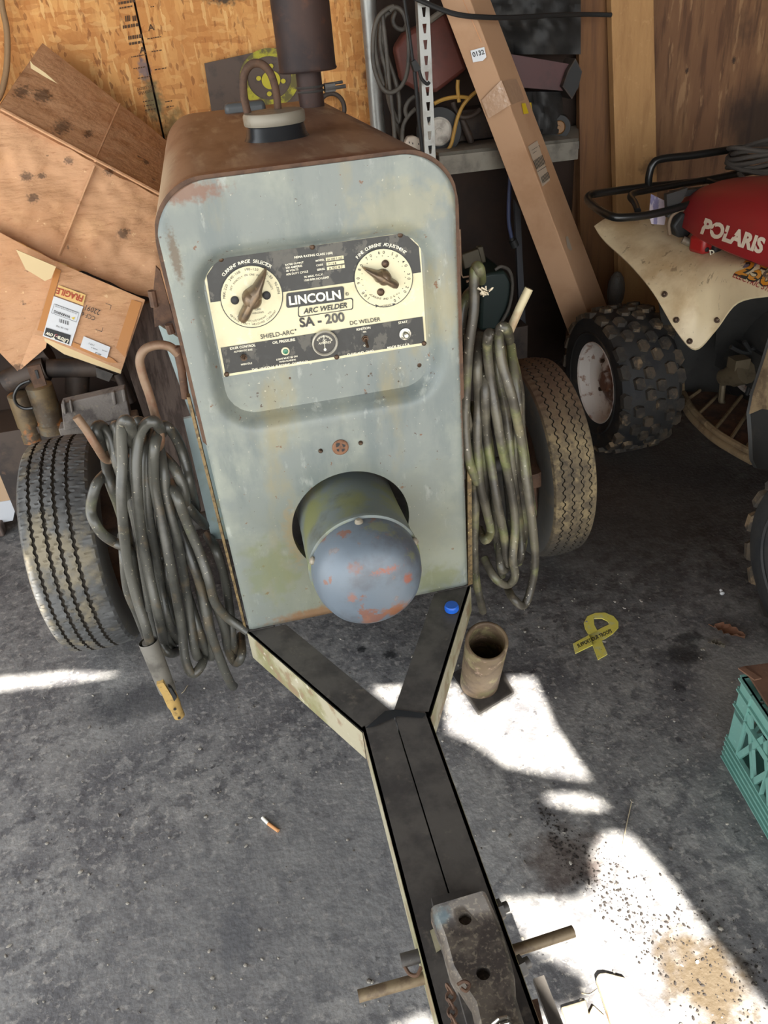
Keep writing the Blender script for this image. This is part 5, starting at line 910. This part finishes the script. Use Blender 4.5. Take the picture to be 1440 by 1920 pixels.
b.line([(997, 282), (1008, 275)], .8, hR2); b.line([(999, 288), (1006, 283)], .8, hR2); b.line([(1008, 322), (1030, 308)], 1, hR2); b.line([(1010, 272), (1016, 280), (1022, 278)], 1, hR2); b.build('shipping_label', [mat('dim label paper', (196, 178, 156), .6), m_ink], LC, smooth=-30)
b = MB(); b.poly([(1061, 444), (1075, 439), (1081, 462), (1070, 470), (1064, 465)], hR_); part(b.build('torn_label', mat('torn label', (176, 160, 140), .7), LC, smooth=-30), 'torn pale label')
b = MB(); b.poly([(903, 188), (940, 150), (958, 196), (916, 222)], hL); b.poly([(942, 152), (968, 148), (986, 186), (960, 196)], hR_); part(b.build('clear_tape', mat('clear tape', (186, 152, 124), .12, spec=.8, bump=(40, .5, .004)), LC, smooth=-30), 'shiny clear tape band')
b = MB(); b.line([(866, -5), (884, 36), (903, 80)], 1.2, hL); b.build('carton_seam', m_tape, LC, smooth=-30)
m_brd = mat('brown plank wood', (120, 82, 48), .7, layers=[((92, 60, 36), 8, .42, .68, .8, (4, 1, .3)), ((146, 98, 60), 20, .6, .74, .6, (4, 1, .25))], bump=(40, .2, .003, (4, 1, .3)))
m_brd2 = mat('pale rough sawn plank', (176, 134, 86), .75, layers=[((150, 108, 66), 6, .45, .7, .7, (3, 1, .4)), ((200, 160, 112), 30, .58, .74, .5), ((84, 62, 44), 26, .7, .77, .8, (1, 1, .6))], spots=[((1.78, 2.0, .95), (.06, .2, .05), (104, 78, 52), .7, .6)], bump=(90, .4, .003, (1, 1, .5)))
o = lean_board('brown_plank', (1085, 0), (1150, 0), (1088, 400), (1160, 400), 2.085, 2.0, .035, m_brd, .5); tag(o, 'dark brown plank leaning on the wall right of the shelf', 'plank')
o = lean_board('pale_plank', (1146, 0), (1226, 0), (1156, 380), (1233, 380), 2.02, 1.9, .045, m_brd2, .5); tag(o, 'pale rough-sawn plank leaning on the wall behind the quad rack', 'plank')
b = MB(); b.ball(ay(1155, 545, 1.8), (.04, .04, .09)); b.tube([(ay(1155, 545, 1.8).x, 1.8, .0), ay(1155, 545, 1.8)], .03, 8); o = b.build('plastic_bag', mat('grey plastic bag', (110, 106, 100), .4, bump=(30, .8, .01)), None); tag(o, 'grey plastic bag behind the quad front wheel', 'bag')
# ---------------------------------------------------------------- on the floor
m_pipe = mat('rusty steel pipe', (116, 98, 76), .6, .1, layers=[((78, 62, 48), 9, .42, .6, .85), ((146, 136, 98), 14, .52, .62, .7), ((98, 96, 62), 10, .54, .64, .6), ((176, 148, 130), 40, .58, .66, .6)], bump=(80, .3, .002))
pb = az(898, 1283, .0); PD = V((-.06, -.42, .91)).normalized(); PI_ = thing('pipe_stand', 'rusty steel pipe stub on a square base plate beside the drawbar', 'pipe', tuple(pb))
zt_ = .325; b = MB(); b.lathe([(.055, .02), (.055, zt_), (.053, zt_+.002), (.048, zt_+.002), (.046, zt_), (.046, .022)], pb, PD, 48); b.build('pipe', m_pipe, PI_, smooth=50)
b = MB(); b.prism([az(*p, .008) for p in ((847, 1262), (897, 1338), (964, 1297), (925, 1225))], (0, 0, -.008)); b.build('base_plate', m_steel, PI_)
BC = thing('bottle_cap', 'blue plastic bottle cap on the right frame leg of the trailer', 'cap', tuple(az(848, 1139, ZP)))
m_blue = mat('blue plastic', (28, 92, 190), .4); c = az(847, 1143, ZP-.002); b = MB(); n = 48; prof = [(.0165, 0), (.0168, .004), (.0165, .012), (.015, .0155), (0, .016)]; vs = []
b.lathe(prof, c, (0, 0, 1), 40)
for k_ in range(40): a = 2*PI*k_/40; b.box(c+V((.0167*math.cos(a), .0167*math.sin(a), .006)), (.0012, .0012, .009))
b.build('cap_shell', m_blue, BC, smooth=50)
# yellow ribbon
m_rib = mat('worn yellow magnet', (236, 222, 104), .5, layers=[((222, 216, 150), 40, .5, .62, .8), ((120, 110, 60), 70, .62, .72, .7)])
RB = thing('ribbon_magnet', 'yellow awareness ribbon magnet lying flat on the floor', 'ribbon', tuple(az(1118, 1192, 0)))
hr0 = hz(.003); ZB = lambda x, y: (1000+x*.30556, 1080+y*.30556)
o_ = [(258, 474), (243, 415), (340, 360), (318, 320), (310, 290), (330, 250), (380, 226), (440, 225), (490, 245), (520, 280), (523, 315), (490, 350), (420, 395), (445, 480), (390, 510), (352, 410)]
b = MB(); b.prism([hr0(*ZB(*p)) for p in [(258, 474), (243, 415), (340, 362), (420, 318), (466, 296), (456, 276), (420, 258), (370, 260), (374, 300), (400, 348), (430, 420), (455, 478), (397, 512), (370, 440), (345, 370), (318, 322), (310, 288), (330, 248), (380, 226), (440, 224), (492, 246), (522, 282), (522, 316), (488, 352), (420, 396), (352, 428)]], (0, 0, -.003)); rb = b.build('ribbon', m_rib, RB)
b = MB(); b.text('SUPPORT OUR TROOPS', ZB(276, 440), ZB(484, 344), hz(.0036), .03, 0, 1.5); b.build('lettering', m_ink, RB, smooth=-30)
# cigarette end, leaf, scraps
CG = thing('cigarette_end', 'short cigarette end on the open floor left of the drawbar', 'cigarette', tuple(az(508, 1545, 0))); a, c, e = az(492, 1533, .005), az(503, 1544, .005), az(522, 1558, .005)
b = MB(); b.tube([a, c], .0045, 10); b.build('paper', mat('white paper', (230, 226, 216), .7), CG); b = MB(); b.tube([c, e], .0046, 10); b.build('filter', mat('cork filter', (196, 140, 90), .7), CG)
def leaf(name, c, s, m_, lab, cat, rot=0):
    b = MB(); rows = []
    prof = [(-1, .03), (-.8, .35), (-.6, .75), (-.45, .4), (-.2, .9), (0, .5), (.25, .7), (.5, .3), (.75, .35), (1, .04)]; R = Matrix.Rotation(rot, 3, 'Z')
    for t, w1 in prof: rows.append([V(c)+R @ V((t*s, f*w1*s*.7, .004+.012*abs(f)**1.5+.006*noise.noise(V((t*3, f*2, 1))))) for f in (-1, -.5, 0, .5, 1)])
    b.shell(rows, (0, 0, -.0012)); b.tube([V(c)+R @ V((-1*s, 0, .004)), V(c)+R @ V((-1.4*s, .1*s, .003))], .0015, 6); tag(b.build(name, m_, None), lab, cat)
leaf('dry_leaf', az(1367, 1188, 0), .045, mat('brown leaf', (122, 84, 62), .8), 'curled brown leaf on the floor near the rear quad wheel', 'leaf', -.9)
leaf('dry_leaf', az(1345, 1212, 0), .02, mat('grey leaf', (100, 92, 80), .8), 'small grey-brown leaf beside the curled leaf', 'leaf', -.8)
b = MB(); b.ball(az(1354, 1112, .006), (.008, .007, .006), 8, 5); b.ball(az(1352, 1107, .005), (.005, .006, .005), 8, 5); tag(b.build('white_pebble', mat('white chip', (220, 220, 220), .6), None), 'white chip on the floor in front of the rear quad wheel', 'chip')
# scrap in front at the threshold
m_scr = mat('pale weathered scrap', (196, 178, 146), .8, layers=[((160, 116, 76), 14, .52, .68, .8), ((220, 210, 190), 30, .55, .7, .6)], bump=(60, .4, .003))
SC = [hz(.02)(*p) for p in ((1118, 1832), (1124, 1824), (1136, 1823), (1172, 1832), (1205, 1870), (1230, 1920), (1245, 1990), (1180, 1990), (1150, 1930))]
b = MB(); b.prism(SC, (0, 0, -.02)); tag(b.build('scrap_plate', m_scr, None, bevel=.003), 'pale rusty scrap plate on the floor at the bottom right', 'scrap')
SC = [hz(.012)(*p) for p in ((1052, 1888), (1098, 1874), (1104, 1900), (1112, 1884), (1135, 1905), (1160, 1990), (1090, 1990))]
b = MB(); b.prism(SC, (0, 0, -.012)); tag(b.build('scrap_board', m_scr, None, bevel=.002), 'broken pale scrap board on the floor beside the coupler', 'scrap')
# milk crate with a rusty lid
CR = thing('milk_crate', 'pale green plastic milk crate at the right edge of the photo', 'crate', (.834, -.37, 0)); m_teal = mat('pale green plastic', (108, 152, 142), .45, layers=[((90, 140, 130), 6, .45, .7, .6), ((150, 196, 186), 60, .62, .72, .4)])
Rc = Matrix.Rotation(math.radians(-7), 3, 'Z'); Oc = V((.836, -.37, 0)); L = .33; H = .28
def cp_(x, y, z): return Oc+Rc @ V((x, -y, z))
def side(name, f):    # f(s, d, z): s along the wall, d outwards
    b = MB()
    def bar(s0, s1, z0, z1, d0=0, d1=.005): b.hexa([f(s, d, z) for d in (d0, d1) for s, z in ((s0, z0), (s1, z0), (s1, z1), (s0, z1))])
    bar(0, L, .225, .28); bar(0, L, .0, .07); bar(0, .055, .07, .225); bar(L-.055, L, .07, .225); bar(.0, L, .165, .18)
    for z in (.0, .018, .036, .054, .07): bar(-.004, L+.004, z, z+.004, 0, .011)
    bar(-.004, L+.004, .276, .28, 0, .012); bar(-.004, L+.004, .24, .244, 0, .011); bar(-.004, L+.004, .19, .194, 0, .011)
    for s in (.05, L-.053, L/2): bar(s, s+.003, .07, .28, 0, .011)
    for s0, s1 in ((.055, .13), (.13, .205), (.205, L-.055)):
        for a, c in ((s0, s1), (s1, s0)): w_ = .008; b.hexa([f(s, d, z) for d in (0, .008) for s, z in ((a-w_, .07), (a+w_, .07), (c+w_, .225), (c-w_, .225))])
    b.build(name, m_teal, CR)
side('crate_side', lambda s, d, z: cp_(-d, s, z)); side('crate_side', lambda s, d, z: cp_(s, -d, z)); side('crate_side', lambda s, d, z: cp_(L+d, s, z)); side('crate_side', lambda s, d, z: cp_(s, L+d, z))
b = MB(); b.hexa([cp_(x, y, z) for z in (0, .006) for x, y in ((0, 0), (L, 0), (L, L), (0, L))]); b.build('crate_floor', m_teal, CR)
b = MB(); b.hexa([cp_(x, y, z) for z in (.282, .288) for x, y in ((.012, -.03), (L, -.03), (L, L), (.0, L))]); b.hexa([cp_(x, y, z) for z in (.29, .294) for x, y in ((-.006, -.022), (.008, -.024), (.03, .018), (.012, .02))]); o = b.build('rusty_sheet', mat('rusty brown sheet', (104, 74, 56), .85, .1, layers=[((78, 54, 42), 14, .42, .66, .8), ((136, 110, 88), 40, .6, .73, .6)], bump=(60, .3, .003)), None); tag(o, 'rusty brown metal sheet lying on the green milk crate', 'sheet')
# loose grit and chips on the floor, too many to count
b = MB(); rnd = random.Random(4)
for k_ in range(700):
    x, y = rnd.uniform(-1.0, 1.0), rnd.uniform(-1.0, .4)
    if abs(x) < .12 and y < -.3: continue
    r = rnd.choice((.001, .0013, .0016, .002, .0034)); b.ball((x, y, r*.6), (r*rnd.uniform(.7, 2.2), r*rnd.uniform(.7, 1.6), r*.8), 6, 4, Matrix.Rotation(rnd.uniform(0, 3), 3, 'Z'))
o = b.build('floor_grit', mat('pale grit', (150, 144, 134), .8, layers=[((70, 62, 56), 40, .5, .6, .9)]), None); tag(o, 'loose grit and chips scattered over the concrete floor', 'grit', None, 'stuff')
b = MB()
for k_ in range(900):
    t = rnd.random(); x, y = .32+.3*rnd.random()*t+.12*t, -.45-.5*t+rnd.uniform(-.1, .1); r = rnd.choice((.0007, .001, .0012, .0016, .0026)); b.ball((x, y, r*.6), (r*rnd.uniform(.7, 2), r, r*.8), 6, 4, Matrix.Rotation(rnd.uniform(0, 3), 3, 'Z'))
o = b.build('dark_crumbs', mat('dark crumbs', (34, 28, 24), .9), None); tag(o, 'dark crumbs of dirt in the sunlit strip of floor', 'dirt', None, 'stuff')
b = MB()
for l in ([(1185, 1500), (1172, 1560), (1168, 1585)], [(1120, 1855), (1105, 1865), (1090, 1862)], [(490, 1240), (520, 1236)], [(352, 1285), (345, 1296), (340, 1300)]): b.tube(cr([az(*p, .002) for p in l], 4), .0012, 5)
o = b.build('straw_bits', mat('straw', (170, 156, 130), .8), None); tag(o, 'thin straw bits and hairs on the floor', 'straw', None, 'stuff')
